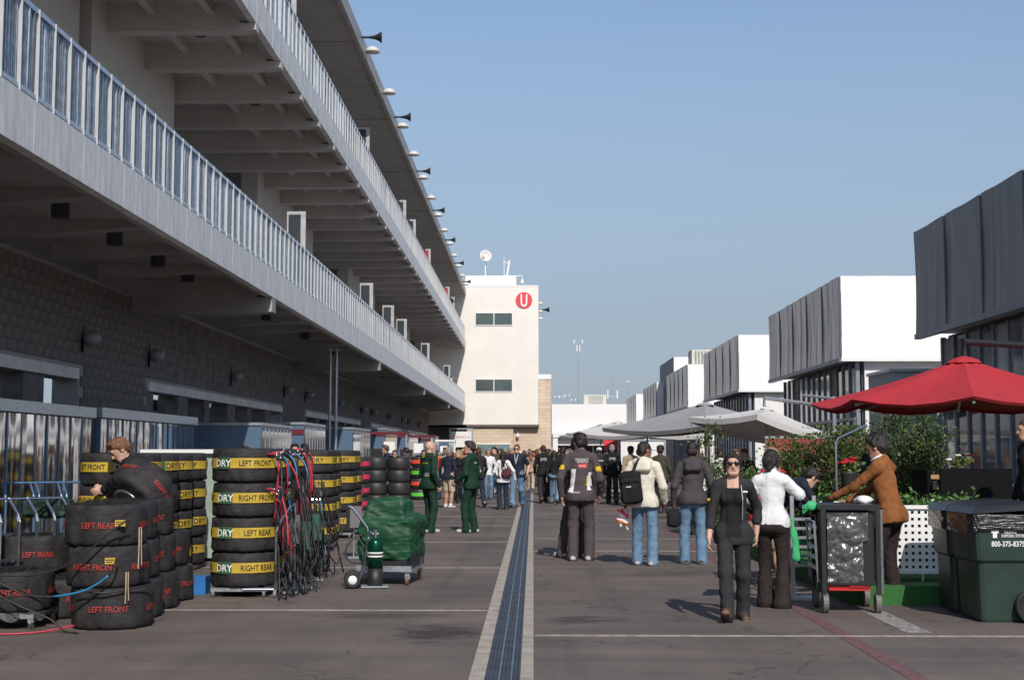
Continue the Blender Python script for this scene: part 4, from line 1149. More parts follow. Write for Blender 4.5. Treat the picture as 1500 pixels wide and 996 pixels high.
# yellow banded stacks behind the bending person
for c in range(5):
    for l in range(4):
        tyre(f'yellow banded tyre, {LV[l]} of {ORD[c]} stack in the row behind the bending person', -4.93 + random.uniform(-.015, .015), 16.0 + .76 * c, .06 + l * .383, R(-4 + random.uniform(-25, 12)) if c else R(34), 'yellow2' if c else 'yellow', W4[l], 'yellow banded tyres behind the bending person')
    MB().box(-.33, .33, -.33, .33, .02, .055).box(-.3, -.2, -.3, .3, 0, .02).box(.2, .3, -.3, .3, 0, .02).build('tyre_pallet', mat('pallet_dark', (.06, .05, .045), .8), loc=(-4.93, 16.0 + .76 * c, 0), label=f'flat dark pallet under the {ORD[c]} stack behind the bending person', cat='pallet')
# bare slick tyres further on
for c, px in enumerate((551, 584)):
    p = at(px, 700, 40.5)
    for l in range(4): tyre(f'bare black slick tyre, {LV[l]} of the stack {["beside the red banded rack", "beside the grey overalls person"][c]}', p.x, 40.5, l * .366, 0, 'bare', '', 'bare slick tyre stacks')
# small banded stacks far down the row
def far_stack(px, Y, m, desc, n=4):
    p = at(px, 700, Y)
    for l in range(n):
        t = ob('tyre', BARE_M, None, (p.x, Y, l * .37), label=f'{desc} tyre, {LV[l]} of its far stack', cat='tyre', group='far banded tyre stacks')
        ob('band', ring(.342, .13, .25, -2.2, 2.2, m if l % 2 else (M_limeg if m is M_orange else m), 'band', 20), t)
far_stack(513, 36, M_pink, 'pink banded blanketed'); far_stack(524, 38.5, M_pink, 'second row pink banded')
far_stack(545, 46, M_pink, 'pink banded behind the slick tyres'); far_stack(616, 47, M_orange, 'orange and lime banded')
far_stack(623, 52, M_orange, 'orange and lime banded behind the bald person')

# ================================================================== trolleys and handles
M_chrome = mat('chrome_tube', (.62, .65, .70), .2, .95, var=.08)
M_bluetube = mat('blue_tube', (.10, .20, .34), .4, .4, var=.1)
def handle_truck(label, x, y, rz, h, m, group):
    t = thing('hand_truck', label, 'hand truck', (x, y, 0), rz, group)
    for s in (-.2, .2):
        MB().tube([(s, 0, .08), (s, 0, h - .22), (s, .03, h - .15), (s, .2, h)], .014, 8).build('upright', m, t)
    MB().tube([(-.2, .2, h), (.2, .2, h)], .014, 8).build('grip', m, t)
    MB().box(-.21, .21, -.01, .01, .5, .53).build('crossbar', m, t)
    MB().box(-.22, .22, -.26, 0, .02, .035).build('toe_plate', M_galv, t)
    for s in (-.25, .25): MB().cyl((s - .02, .04, .08), (s + .02, .04, .08), .08, n=16).build('wheel', M_black, t)
for k in range(6):
    handle_truck('chrome hand truck in the nested line beside the red lettered tyres', -5.62 + .15 * k, 13.45 + .10 * k, R(52), 1.12, M_chrome, 'nested chrome hand trucks')
for k in range(5):
    handle_truck('blue tubed hand truck standing against the mirror panels', -6.2 + .27 * k, 16.6 + .2 * k, R(35), 1.22, M_bluetube, 'blue hand trucks by the mirror panels')
MB().box(-.7, .7, -.2, .2, .55, 1.0).box(-.6, -.5, -.1, .1, 0, .55).box(.5, .6, -.1, .1, 0, .55).build('green_bags', mat('green_bag', (.012, .05, .03), .6, var=.3, bump=.6, bscale=8), loc=(-5.2, 15.5, 0), label='row of dark green cloth bags hung behind the chrome hand trucks', cat='bags') if False else None
f = Field(.02, (-.8, -.3, .3), (.8, .3, 1.25))
f.box((0, 0, .88), (.6, .16, .16), .06)
f.cap((-.6, 0, .98), (.6, 0, .98), .02, k=.03); f.wrinkle(.035, 11, 5, ridge=True, n=3); f.wrinkle(.012, 30, 6)
V, F, _ = f.mesh(); V[:, 2] -= .62
ob('cloth_bag', raw_mesh('cloth_bag', V, F, mat('green_bag', (.008, .03, .02), .6, var=.3, bump=.5, bscale=8), smooth=True), None, (-5.1, 14.35, .76 + .1), scale=(.4, .8, .6), label='crumpled dark green cloth lying on the tyre pair', cat='cloth')

# ================================================================== hoses over the yellow stacks
M_hblk = mat('hose_black', (.02, .02, .02), .5); M_hred = mat('hose_red', (.50, .03, .055), .45); M_hblue = mat('hose_blue', (.03, .18, .36), .4); M_hsil = mat('hose_joint', (.5, .5, .5), .3, .9)
rr = random.Random(5)
for k in range(52):
    c = rr.choice([0, 0, 1, 1, 2, 3]); x, y = rowB[c]; lvl = rr.choice([3, 3, 3, 2, 2, 1])
    p0 = Vector((x + .36 * math.sin(.9), y - .36 * math.cos(.9) + rr.uniform(-.1, .5), .11 + .383 * lvl + rr.uniform(.25, .37)))
    L_ = rr.uniform(.3, .75)
    p1 = p0 + Vector((rr.uniform(.08, .28), rr.uniform(-.15, .15), -.12)); p3 = Vector((p1.x + rr.uniform(-.03, .1), p1.y + rr.uniform(-.15, .15), max(.05, p0.z - L_)))
    pts = bez(p0, p0 + Vector((.12, 0, .03)), p1 + Vector((.03, 0, .1)), p3, 12)
    q = MB(); a = rr.randrange(2, 5); b = a + rr.randrange(2, 4)
    q.tube(pts[:a + 1], .011, 5, 1 if rr.random() < .9 else 0); q.tube(pts[a:b + 1], .010, 5, 0); q.tube(pts[b:], .011, 5, rr.choice([1, 1, 1, 0, 0, 0, 0, 2]))
    q.tube([pts[a] - Vector((0, 0, .012)), pts[a] + Vector((0, 0, .012))], .017, 6, 3)
    o = q.build('air_hose', [M_hblk, M_hred, M_hblue, M_hsil], None, True, loc=p0, label='red tipped black air hose draped from the yellow banded tyre stacks', cat='hose', group='hoses draped on the tyre stacks')
    o.data.transform(Matrix.Translation(-p0))
q = MB()
for k in range(130):
    c = rr.randrange(4); x, y = rowB[c]
    p0 = Vector((x + .42 + rr.uniform(-.04, .18), y + rr.uniform(-.4, .45), rr.uniform(.35, 1.35))); p3 = p0 + Vector((rr.uniform(-.1, .25), rr.uniform(-.35, .35), 0)); p3.z = rr.uniform(.015, .5) if k % 2 else rr.uniform(.3, 1.0)
    sag = Vector((rr.uniform(0, .1), 0, -rr.uniform(.2, .6)))
    pts = [Vector((v.x, v.y, max(.015, v.z))) for v in bez(p0, p0 + sag, p3 + sag, p3, 10)]
    q.tube(pts, rr.choice([.006, .008, .01]), 4, 0 if rr.random() < .975 else 2)
meta(q.build('cable_tangle', [M_hblk, M_hred, M_hblue], None, True), 'tangle of black leads hanging along the yellow banded tyre stacks', 'cables', kind='stuff')
# control boxes hung between hoses
for k, (dx, y, z, m, lab) in enumerate([(.5, 15.75, .72, mat('grey_case', (.10, .10, .105), .4), 'grey control box hung on the hose side of the first banded stack'), (.52, 16.3, .62, mat('green_sleeve', (.03, .09, .06), .6), 'green padded control box among the hoses'), (.5, 17.3, .66, MATS['green_sleeve'], 'second green padded control box further along the hoses'), (.55, 20.9, .62, mat('grey_case2', (.16, .155, .15), .5), 'grey sloped control box by the chrome cage')]):
    mb = MB().box(-.09, .09, -.13, .13, -.16, .16).box(-.1, .1, -.05, .05, .16, .19); 
    t = thing('control_box', lab, 'control box', (rowB[min(c, 7)][0] * 0 - 3.28 + dx, y, 0), R(20))
    MB().box(-.09, .09, -.13, .13, z - .16, z + .16).build('case', m, t); MB().cyl((0, 0, 0), (0, 0, z - .16), .012).box(-.12, .12, -.12, .12, 0, .02).build('stand', M_galv, t)
    MB().tube([(-.05, 0, z + .16), (-.05, 0, z + .21), (.05, 0, z + .21), (.05, 0, z + .16)], .008).build('grip', M_black, t)
def cage(label, x, y, h, w, d, rz=0.):
    t = thing('tube_trolley', label, 'trolley', (x, y, 0), rz)
    for s in (-w / 2, w / 2):
        MB().tube([(s, -d / 2, .1), (s, -d / 2, h - .06), (s, -d / 2 + .06, h), (s, d / 2 - .06, h), (s, d / 2, h - .06), (s, d / 2, .1)], .016, 8).build('side_tube', M_chrome, t)
    for z in (.16, h * .55, h - .1): MB().tube([(-w / 2, -d / 2, z), (w / 2, -d / 2, z)], .014, 8).build('cross_tube', M_chrome, t)
    MB().box(-w / 2, w / 2, -d / 2, d / 2, .10, .13).build('base', M_galv, t)
    for sx in (-w / 2, w / 2):
        for sy in (-d / 2, d / 2): MB().cyl((sx - .015, sy, .05), (sx + .015, sy, .05), .05, n=12).build('castor', MATS['castor_wheel'], t)
cage('chrome tube trolley standing empty before the far yellow banded stacks', -3.32, 20.0, 1.02, .42, .6, R(10))
cage('chrome framed trolley holding the first yellow banded stack', -2.93, 15.45, .92, .06, .62, R(0)) if False else None
t = thing('side_frame', 'bent chrome side frame on the first yellow banded stack trolley', 'frame', (-2.84, 15.15, 0))
MB().tube([(0, 0, .09), (0, 0, .72), (.02, .04, .8), (.10, .28, .98), (.12, .5, 1.0)], .016, 8).build('bent_tube', M_chrome, t); MB().tube([(0, .02, .09), (-.36, 0.0, .09)], .014, 8).build('foot_tube', M_chrome, t)
MB().cyl((-.015, 0, .045), (.015, 0, .045), .045, n=12).build('castor', MATS['castor_wheel'], t)
MB().tube([(.12, .5, 1.0), (.12, .5, .09), (0, .02, .09)], .014, 8).build('rear_tube', M_chrome, t)
# leads across the red lettered pile
def lead(label, pts, r=.009, tips=None):
    ps = []
    for i in range(len(pts) - 1):
        a, b = Vector(pts[i]), Vector(pts[i + 1]); pr = Vector(pts[i - 1]) if i else a; nx = Vector(pts[i + 2]) if i + 2 < len(pts) else b
        ps += bez(a, a + (b - pr) / 6, b - (nx - a) / 6, b, 8)[:-1]
    ps.append(Vector(pts[-1])); o = ps[0].copy(); ps = [p - o for p in ps]; q = MB()
    if tips:
        n = len(ps); c = int(n * tips[0]); d_ = int(n * tips[1]); q.tube(ps[:c + 1], r, 6, 0); q.tube(ps[c:d_ + 1], r * 1.15, 6, 1); q.tube(ps[d_:], r, 6, 0)
    else: q.tube(ps, r, 6, 0)
    return q.build('power_lead', [M_hblk, M_hblue, M_hred], None, True, loc=o, label=label, cat='cable')
lead('black power lead slung diagonally from the top red lettered tyre to the floor dolly', [(-3.62, 12.27, 1.0), (-3.8, 12.24, .86), (-4.1, 12.22, .62), (-4.5, 12.22, .50), (-5.3, 12.2, .53)])
lead('black lead with blue sleeve looped under the middle red lettered tyre', [(-3.72, 12.25, .66), (-3.78, 12.22, .5), (-4.05, 12.2, .35), (-4.5, 12.2, .33), (-4.95, 12.22, .55)], tips=(.25, .62))
lead('thin lead trailing from the lone dolly tyre to the ground', [(-5.0, 12.24, .45), (-4.6, 12.2, .25), (-4.3, 12.22, .12), (-4.15, 12.2, .012), (-4.0, 12.1, .012)])
lead('black lead lying along the joint between bottom and middle lettered tyres', [(-4.1, 12.28, .36), (-3.8, 12.27, .345), (-3.5, 12.5, .39), (-3.45, 12.8, .4)])
lead('red lead lying on the ground before the dolly', [(-4.75, 12.0, .011), (-4.5, 12.05, .011), (-4.3, 12.15, .02), (-4.1, 12.3, .05)]).data.materials[0] = M_hred
for s, (x, z0, z1) in (('upper', (-3.55, .92, .55)), ('lower', (-3.66, .52, .24))):
    MB().tube([(0, 0, 0), (.005, -.012, (z1 - z0) * .5), (0, -.005, z1 - z0)], .006, 5).tube([(.02, 0, 0), (.025, -.012, (z1 - z0) * .4), (.03, -.005, (z1 - z0) * .9)], .005, 5).build('cord', mat('beige_cord', (.45, .36, .24), .8), None, loc=(x, 12.345, z0), label=f'knotted beige cord on the {s} red lettered blanket', cat='cord')
for k, (x, z) in enumerate([(-3.72, .955), (-3.80, .62)]):
    MB().box(-.045, .045, -.004, 0, -.028, .028).box(-.035, .035, -.006, -.004, .004, .012, 1).box(-.035, .02, -.006, -.004, -.014, -.006, 1).build('blanket_tag', [M_yel, M_blktxt], None, loc=(x, 12.335 - .012 * k, z), label=f'small yellow tag sewn on the {["top", "middle"][k]} red lettered blanket', cat='tag', rot=(0, 0, R(10)))
# blue reel box between the tyre rows
bx = thing('connector_box', 'grey and blue connector box on the ground between tyre rows', 'box', (-3.85, 15.6, 0))
MB().box(-.16, .16, -.12, .12, 0, .2).build('case', mat('blue_plastic', (.03, .16, .42), .4), bx); MB().box(-.2, .0, -.16, -.12, .1, .34).build('panel', mat('grey_case', (.10, .10, .105), .4), bx)
for k in range(3): MB().cyl((-.15 + .07 * k, -.19, .2), (-.15 + .07 * k, -.16, .2), .025).build('socket', M_hblue, bx)
# pale cabinet behind the tyres
cb = thing('cabinet', 'long pale cabinet with white top edge behind the tyre rows', 'cabinet', (-4.9, 20.6, 0))
MB().box(-.8, .95, -.4, .5, .05, 1.58).build('body', mat('pale_green', (.30, .36, .31), .6), cb); MB().box(-.9, 1.05, -.48, .58, 1.58, 1.64).build('top', M_white, cb)
for x in (-.75, .9): MB().box(x - .05, x + .05, -.35, .45, 0, .05).build('foot', M_black, cb)

# ================================================================== mirror panel screens and containers
M_mirror = mat('polished_panel', (.66, .66, .67), .08, 1.0, var=.06, scale=1.0, bump=.05, bscale=2.0)
M_bluepanel = mat('blue_panel', (.13, .20, .29), .35, .3, var=.05)
def panel_screen(label, x, y0, y1, h, n):
    t = thing('panel_screen', label, 'screen', (x, y0, 0)); sp = (y1 - y0) / n
    for k in range(n):
        a = random.gauss(0, .012)
        q = MB(); N = 6; P = np.zeros((12, N, 3))
        for j in range(12):
            for i in range(N):
                P[j, i] = (.004 * math.sin(j * .55 + k * 2.1) + .002 * math.sin(i * 1.3 + k) + a * (i / N - .5), k * sp + .04 + (sp - .08) * i / (N - 1), .12 + (h - .3) * j / 11)
        q.grid(P, flip=False).build('mirror_panel', M_mirror, t, True)
        MB().box(-.06, .012, k * sp - .022, k * sp + .022, .05, h - .12).build('post', M_bluepanel, t)
    MB().box(-.08, .05, -.05, y1 - y0 + .05, h - .16, h).build('top_rail', M_galv, t); MB().box(-.08, .05, -.05, y1 - y0 + .05, 0, .1).build('bottom_rail', M_bluepanel, t)
    MB().box(-.1, -.07, 0, y1 - y0, .05, h - .16).build('backing', M_bluepanel, t)
panel_screen('tall mirror finish panel screen reflecting the tyres, beside the block wall', -7.0, 14.6, 21.6, 2.3, 14)
panel_screen('second mirror panel screen with blue posts behind the banded tyres', -7.0, 22.0, 28.2, 2.32, 15)
def container(label, x, y, w_, d_, h, band=None):
    t = thing('freight_container', label, 'container', (x, y, 0))
    MB().box(-w_ / 2, w_ / 2, 0, d_, .08, h).build('shell', M_bluepanel, t)
    MB().box(-w_ / 2 - .03, w_ / 2 + .03, -.03, d_ + .03, h, h + .06).build('roof_frame', M_galv, t)
    n = max(3, int(d_ / .42))
    for k in range(n):
        MB().box(w_ / 2 + .004, w_ / 2 + .02, d_ * k / n + .04, d_ * (k + 1) / n - .05, .2, h - .12).build('mirror_panel', M_mirror, t)
        MB().box(w_ / 2 + .004, w_ / 2 + .026, d_ * (k + 1) / n - .04, d_ * (k + 1) / n, .1, h - .05).build('post', M_galv, t)
    if band: MB().box(-w_ / 2, w_ / 2, -.02, -.004, h - .25, h - .12).build('stripe', band, t)
    for sx in (-w_ / 2 + .1, w_ / 2 - .1):
        for y_ in (.1, d_ - .1): MB().box(sx - .06, sx + .06, y_ - .06, y_ + .06, 0, .08).build('foot', M_black, t)
M_dkred = mat('dark_red_stripe', (.13, .012, .02), .5)
for i, (x, y, w_, d_, h, b_, lab) in enumerate([(-6.6, 29.3, 1.5, 3.6, 2.18, None, 'blue grey freight container first after the mirror screens'), (-6.4, 34.2, 1.3, 3.4, 2.3, M_dkred, 'blue grey freight container with dark red stripe'),
        (-6.5, 43.5, 1.5, 4.5, 2.35, None, 'blue grey container beside the twin service pipes'), (-6.5, 53, 1.5, 4.5, 2.5, M_dkred, 'far container with red stripe in front of third lintel bay'),
        (-6.5, 63, 1.5, 5, 2.45, None, 'far container with white posts before fourth lintel bay'), (-6.3, 74, 1.5, 6, 2.5, M_dkred, 'distant red striped container near the tower'), (-6.2, 88, 1.5, 6, 2.4, None, 'most distant container near the white goalpost sign')]):
    container(lab, x, y, w_, d_, h, b_)
# gantry racks with red canopies among the containers
for i, (px, Y, m, lab) in enumerate([(560, 49, M_dkred, 'steel pit rack with dark red header by the slick tyres'), (604, 58, M_dkred, 'steel pit rack with dark red header behind the grey overalls person'), (643, 78, M_white, 'white tube pit rack near the tower')]):
    p = at(px, 664, Y); t = thing('pit_rack', lab, 'rack', (p.x, Y, 0)); h = 2.25
    for sx in (-.9, .9):
        for sy in (-.4, .4): MB().box(sx - .03, sx + .03, sy - .03, sy + .03, 0, h).build('post', M_white if i == 2 else M_galv, t)
    MB().box(-.95, .95, -.45, .45, h, h + .1).build('header', m, t); MB().box(-.9, .9, -.4, .4, 1.1, 1.14).build('shelf', M_galv, t); 
    MB().box(-.5, .0, -.2, .2, 1.14, 1.75).box(.15, .6, -.2, .2, 1.14, 1.5).build('equipment', M_black, t); MB().box(.1, .5, -.45, -.41, 1.6, 2.0).build('white_case', M_white, t)

# ================================================================== green covered cart and gas bottle
M_tarp = mat('green_tarp', (.008, .062, .025), .62, var=.15, scale=5, bump=.25, bscale=9, spec=.5)
gc = thing('covered_cart', 'wheeled cart under a crumpled green cover', 'cart', (-1.76, 17.0, 0), R(-6)); gc.scale = (.94, .94, .96)
f = Field(.014, (-.55, -.6, .12), (.55, .7, 1.2))
f.box((0, .05, .55), (.34, .46, .26), .05, 0, .05); f.box((-.02, .02, .86), (.25, .34, .2), .06, 0, .10); f.cap((.26, -.1, .78), (.3, .4, .74), .1, .1, 0, .08); f.cap((-.3, -.3, .66), (.3, -.36, .62), .06, .06, 0, .08); f.cap((-.33, .1, .7), (-.3, .4, .7), .08, .08, 0, .08)
f.wrinkle(.022, 9, 3, stretch=(.7, 1, 1.5), ridge=True, n=3); f.wrinkle(.016, 19, 8, stretch=(.55, 1, 1.5), ridge=True, n=4); f.wrinkle(.006, 30, 15, stretch=(.5, 1, 1.6), ridge=True, n=4); f.wrinkle(.005, 60, 5, stretch=(.4, 1, 1.4))
V, F, _ = f.mesh(); ob('cover', raw_mesh('cover', V, F, M_tarp, smooth=True), gc)
MB().box(-.36, .36, -.44, .54, .17, .20).box(-.36, .36, -.44, -.42, .2, .24).build('deck', M_galv, gc)
for k in range(7): MB().box(.345, .36, -.4 + k * .14, -.38 + k * .14, .2, .42).build('side_bar', M_black, gc)
MB().box(-.3, .3, -.4, .5, .2, .3).build('load', M_black, gc)
for sx in (-.3, .3):
    for sy in (-.38, .46):
        c = MB().box(sx - .03, sx + .03, sy - .02, sy + .02, .07, .17).build('castor_fork', M_galv, gc)
        MB().cyl((sx - .017, sy, .06), (sx + .017, sy, .06), .06, n=16).build('wheel', mat('brown_wheel', (.20, .09, .045), .6), c)
gb = gnd(538, 862)
gt = thing('gas_bottle_truck', 'two wheeled bottle trolley with bent chrome handle', 'hand truck', (gb.x - .06, gb.y + .05, 0), R(8))
MB().tube([(-.05, .05, .05), (.02, .06, .3), (.06, .06, .62), (.05, .08, .7), (-.12, .14, .92), (-.16, .15, .95)], .014, 8).build('handle', M_chrome, gt)
MB().tube([(-.05, .16, .05), (.02, .17, .3), (.06, .17, .62), (.05, .18, .7), (-.12, .24, .92), (-.16, .25, .95), (-.16, .15, .95)], .014, 8).build('handle', M_chrome, gt)
MB().box(-.02, .3, -.08, .18, .012, .03).build('toe_plate', M_galv, gt)
wl = MB().lathe([(.045, -.02), (.095, -.03), (.1, 0), (.095, .03), (.045, .02)], 20, closed=True, M=Matrix.Rotation(R(80), 4, 'X'), c=(-.12, -.03, .1)).build('wheel', mat('rubber', (.02, .02, .021), .75), gt, True)
MB().lathe([(.001, -.024), (.05, -.02), (.06, .0), (.05, .02), (.001, .024)], 16, M=Matrix.Rotation(R(80), 4, 'X'), c=(-.12, -.035, .1)).build('rim', M_white, wl, True)
wl2 = MB().lathe([(.045, -.02), (.095, -.03), (.1, 0), (.095, .03), (.045, .02)], 20, closed=True, M=Matrix.Rotation(R(80), 4, 'X'), c=(-.12, .26, .1)).build('wheel', MATS['rubber'], gt, True)
MB().tube(bez((.02, .1, .62), (-.25, .05, .6), (-.3, .0, .25), (.0, -.02, .3), 14), .011, 6).build('hose', M_hblk, gt, True)
bo = thing('gas_bottle', 'dark green metal gas cylinder with silver bands', 'gas cylinder', (gb.x + .08, gb.y + .10, .032))
M_bot = mat('bottle_green', (.004, .075, .045), .22, .6, var=.1)
MB().lathe([(.085, .0), (.092, .02), (.092, .2)], 24).build('boot', mat('black_boot', (.018, .018, .018), .5), bo, True)
MB().lathe([(.09, .2), (.09, .46), (.084, .5), (.065, .54), (.035, .56), (.001, .562)], 24).build('cylinder_body', M_bot, bo, True)
for z in (.33, .37): MB().lathe([(.0915, z), (.093, z + .003), (.093, z + .017), (.0915, z + .02)], 24, closed=True).build('strap', M_white, bo, True)
MB().cyl((0, 0, .555), (0, 0, .60), .022).cyl((-.04, 0, .60), (.04, 0, .60), .014).cyl((0, 0, .60), (0, 0, .645), .024).lathe([(.03, -.01), (.03, .01)], 12, (-.06, -.01, .62)).build('valve', M_chrome, bo)
# ================================================================== people
def cloth(name, c, rough=.85, var=.10): return mat('cloth_' + name, c, rough, var=var, scale=4, bump=.15, bscale=30, spec=.25)
C = {'black': cloth('black', (.014, .014, .016)), 'charcoal': cloth('charcoal', (.030, .029, .032)), 'navy': cloth('navy', (.017, .022, .042)), 'white': cloth('white', (.72, .72, .73)),
     'cream': cloth('cream', (.66, .61, .52)), 'plum': cloth('plum', (.078, .062, .068)), 'greyhood': cloth('greyhood', (.062, .054, .056)), 'suede': cloth('suede', (.23, .085, .028), .95, .25),
     'teamgreen': cloth('teamgreen', (.010, .036, .022)), 'olive': cloth('olive', (.055, .052, .036)), 'jeans': cloth('jeans', (.13, .22, .33), .9, .25), 'darkjeans': cloth('darkjeans', (.022, .030, .052)),
     'khaki': cloth('khaki', (.46, .37, .27)), 'camo': cloth('camo', (.032, .048, .028), .9, .5), 'grey': cloth('grey', (.17, .17, .175)), 'red': cloth('red', (.42, .02, .03)), 'tan': cloth('tan', (.33, .25, .17)),
     'blue': cloth('blue', (.06, .14, .30)), 'maroon': cloth('maroon', (.085, .028, .035)), 'brownblk': cloth('brownblk', (.028, .021, .02)), 'yellow': cloth('yellow', (.72, .45, .02)), 'orange': cloth('orange', (.65, .2, .03))}
SK = {'fair': mat('skin_fair', (.58, .34, .25), .55, var=.06, scale=12), 'tan': mat('skin_tan', (.46, .25, .165), .55, var=.06, scale=12), 'brown': mat('skin_brown', (.25, .125, .078), .55, var=.06, scale=12)}
H = {'dark': mat('hair_dark', (.018, .012, .010), .45, var=.4, scale=40, bump=.6, bscale=90), 'brown': mat('hair_brown', (.075, .04, .022), .5, var=.4, scale=40, bump=.6, bscale=90), 'ginger': mat('hair_ginger', (.17, .075, .035), .5, var=.4, scale=40, bump=.6, bscale=90),
     'blonde': mat('hair_blonde', (.38, .26, .14), .5, var=.35, scale=40, bump=.6, bscale=90), 'grey': mat('hair_grey', (.26, .24, .22), .6, var=.3, scale=40, bump=.5, bscale=90)}
M_shoe = mat('shoe_dark', (.03, .027, .025), .6); M_sole = mat('sole_tan', (.28, .20, .13), .8); M_shoew = mat('shoe_pale', (.50, .49, .46), .6, var=.35, scale=25); M_lens = mat('sunglass_lens', (.006, .006, .007), .3, spec=.25)
M_lip = mat('lips', (.36, .15, .12), .5); M_eye = mat('eye_dark', (.03, .02, .018), .3)
def npv(*a): return np.array(a, np.float64)
def ik(root, tgt, l1, l2, pole):
    d = tgt - root; L_ = np.linalg.norm(d); u = d / L_; L_ = min(L_, (l1 + l2) * .998); tgt = root + u * L_
    a = (l1 * l1 - l2 * l2 + L_ * L_) / (2 * L_); hh = math.sqrt(max(l1 * l1 - a * a, 0)); q = pole - (pole @ u) * u; q = q / (np.linalg.norm(q) + 1e-9)
    return root + u * a + q * hh, tgt
WALK_L = dict(lf=(-.085, .26, .09, -14), rf=(.085, -.30, .16, 34), lh=(-.25, -.16, .86), rh=(.25, .22, .90))   # left foot ahead
WALK_R = dict(rf=(.085, .26, .09, -14), lf=(-.085, -.30, .16, 34), rh=(.25, -.16, .86), lh=(-.25, .22, .90))
def body(pose, fit, h, seed=1):
    """pose and outfit -> field, head frame.  Person faces +Y, right hand at +X, nominal height 1.75 m.
       material ids: 0 skin 1 top 2 bottom 3 shoe 4 sole 5 dark hair 6 accent 7 lips 8 eye"""
    g = fit.get('girth', 1.0) * .95; fem = fit.get('fem', False); pel = npv(0, pose.get('py', 0), .93 - pose.get('drop', 0))
    th = R(pose.get('lean', 0)); tw = R(pose.get('twist', 0)); sd = R(pose.get('side', 0))
    def Rm():
        cx, sx = math.cos(th), math.sin(th); A = np.array([[1, 0, 0], [0, cx, sx], [0, -sx, cx]]); cz, sz = math.cos(tw), math.sin(tw); B = np.array([[cz, -sz, 0], [sz, cz, 0], [0, 0, 1]])
        cy, sy = math.cos(sd), math.sin(sd); Cm = np.array([[cy, 0, sy], [0, 1, 0], [-sy, 0, cy]]); return Cm @ B @ A
    U = Rm(); up = lambda x, y, z: pel + U @ npv(x, y, z); fwd = U @ npv(0, 1, 0)
    f = Field(h, (-.85, -.75, -.02), (.85, .95, 1.95)) if pose.get('big') else Field(h, (-.55, -.62, -.02), (.55, .62, 1.86))
    sw = .160 if fem else .180
    T, B = 1, 2
    # legs
    for s, key, df in ((-1, 'lf', (-.1, .02, .08, 0)), (1, 'rf', (.1, .0, .08, 0))):
        fx, fy, fz, fp = pose.get(key, df); hip = pel + npv(s * .088, 0, -.03); ank = npv(fx, fy, fz)
        knee, ank = ik(hip, ank, .425, .408, npv(s * .12 + pose.get('kx', 0), 1, 0)); st = fit.get('bottom', 'trousers'); kk = .02
        if st == 'shorts':
            f.cap(hip, hip + (knee - hip) * .92, .098 * g, .092, B, .03); f.cap(hip + (knee - hip) * .8, knee, .066, .055, 0, .006); f.cap(knee, knee + (ank - knee) * .45, .055, .055, 0, .02); f.cap(knee + (ank - knee) * .4, ank, .053, .036, 0, .02)
            f.cap(ank + npv(0, 0, .03), ank + npv(0, 0, -.02), .041, .041, 6, .006)
        else:
            hem = {'trousers': .071, 'jeans': .076, 'flare': .10, 'slim': .056}[st]; kn = {'flare': .066, 'slim': .06}.get(st, .075)
            f.cap(hip, knee, .094 * g * (1.04 if fem else 1), kn, B, .035); mid = knee + (ank - knee) * .5; f.cap(knee, mid, kn, (kn + hem) / 2 * .98, B, .03); f.cap(mid, ank + npv(0, 0, -.02), (kn + hem) / 2 * .98, hem, B, .03)
            f.cap(ank + npv(0, -.01, -.035), ank + npv(0, .015, -.035), hem * .98, hem, B, .02)
        c, sn = math.cos(R(fp)), math.sin(R(fp)); yaw = R(pose.get('toe', 9)) * s; fd = npv(math.sin(yaw) * c, math.cos(yaw) * c, -sn); fu = npv(0, sn, c)
        hl = ank + fd * -.055 - fu * .045; to = ank + fd * .155 - fu * .05
        f.cap(hl, to, .040, .042, 3, .012); f.cap(ank - fu * .0, ank + fd * .06 - fu * .03, .042, .04, 3, .03)
        f.cap(hl - fu * .012, to - fu * .012, .042, .044, 4, .004, flat=(fu, 1.9))
    f.cap(pel + npv(-.07, 0, -.01), pel + npv(.07, 0, -.01), .125 * g, .125 * g, B, .05, flat=((0, 1, 0), 1.12))
    if fem: f.cap(pel + npv(-.065, -.05, -.03), pel + npv(.065, -.05, -.03), .085, .085, B, .05)
    else: f.cap(pel + npv(-.06, -.045, -.04), pel + npv(.06, -.045, -.04), .08, .08, B, .05)
    # torso
    loose = fit.get('loose', 1.0); hemz = fit.get('hem', -.05); wr_ = (.128 if fem else .138) * g * loose; cr = (.138 if fem else .162) * g
    hc_ = (up(0, 0, hemz - .05), -(U @ npv(0, 0, 1)))
    f.cap(up(0, -.005, hemz), up(0, 0, .10), .158 * g * loose * (.93 if fem else 1), wr_, T, .012, flat=(fwd, 1.22), cut=hc_)
    f.cap(up(-.062, -.012, hemz), up(.062, -.012, hemz), .148 * g * loose * (.93 if fem else 1), .148 * g * loose * (.93 if fem else 1), T, .008, flat=(fwd, 1.1), cut=hc_)
    f.cap(up(-.04, -.008, hemz + .04), up(.04, -.008, hemz + .04), .146 * g * loose, .146 * g * loose, T, .03, flat=(fwd, 1.12), cut=hc_)
    f.cap(up(0, .0, .10), up(0, .01, .33), wr_, cr, T, .04, flat=(fwd, 1.34))
    f.cap(up(0, .01, .33), up(0, -.005, .45), cr, .12, T, .05, flat=(fwd, 1.4))
    f.cap(up(-sw + .02, -.005, .465), up(sw - .02, -.005, .465), .064, .064, T, .06)
    f.cap(up(-sw * .6, -.005, .485), up(0, -.01, .53), .05, .055, T, .05); f.cap(up(sw * .6, -.005, .485), up(0, -.01, .53), .05, .055, T, .05)
    if fem:
        for s in (-1, 1): f.ell(up(s * .062, .085, .33), (.066, .062, .066), T, .04)
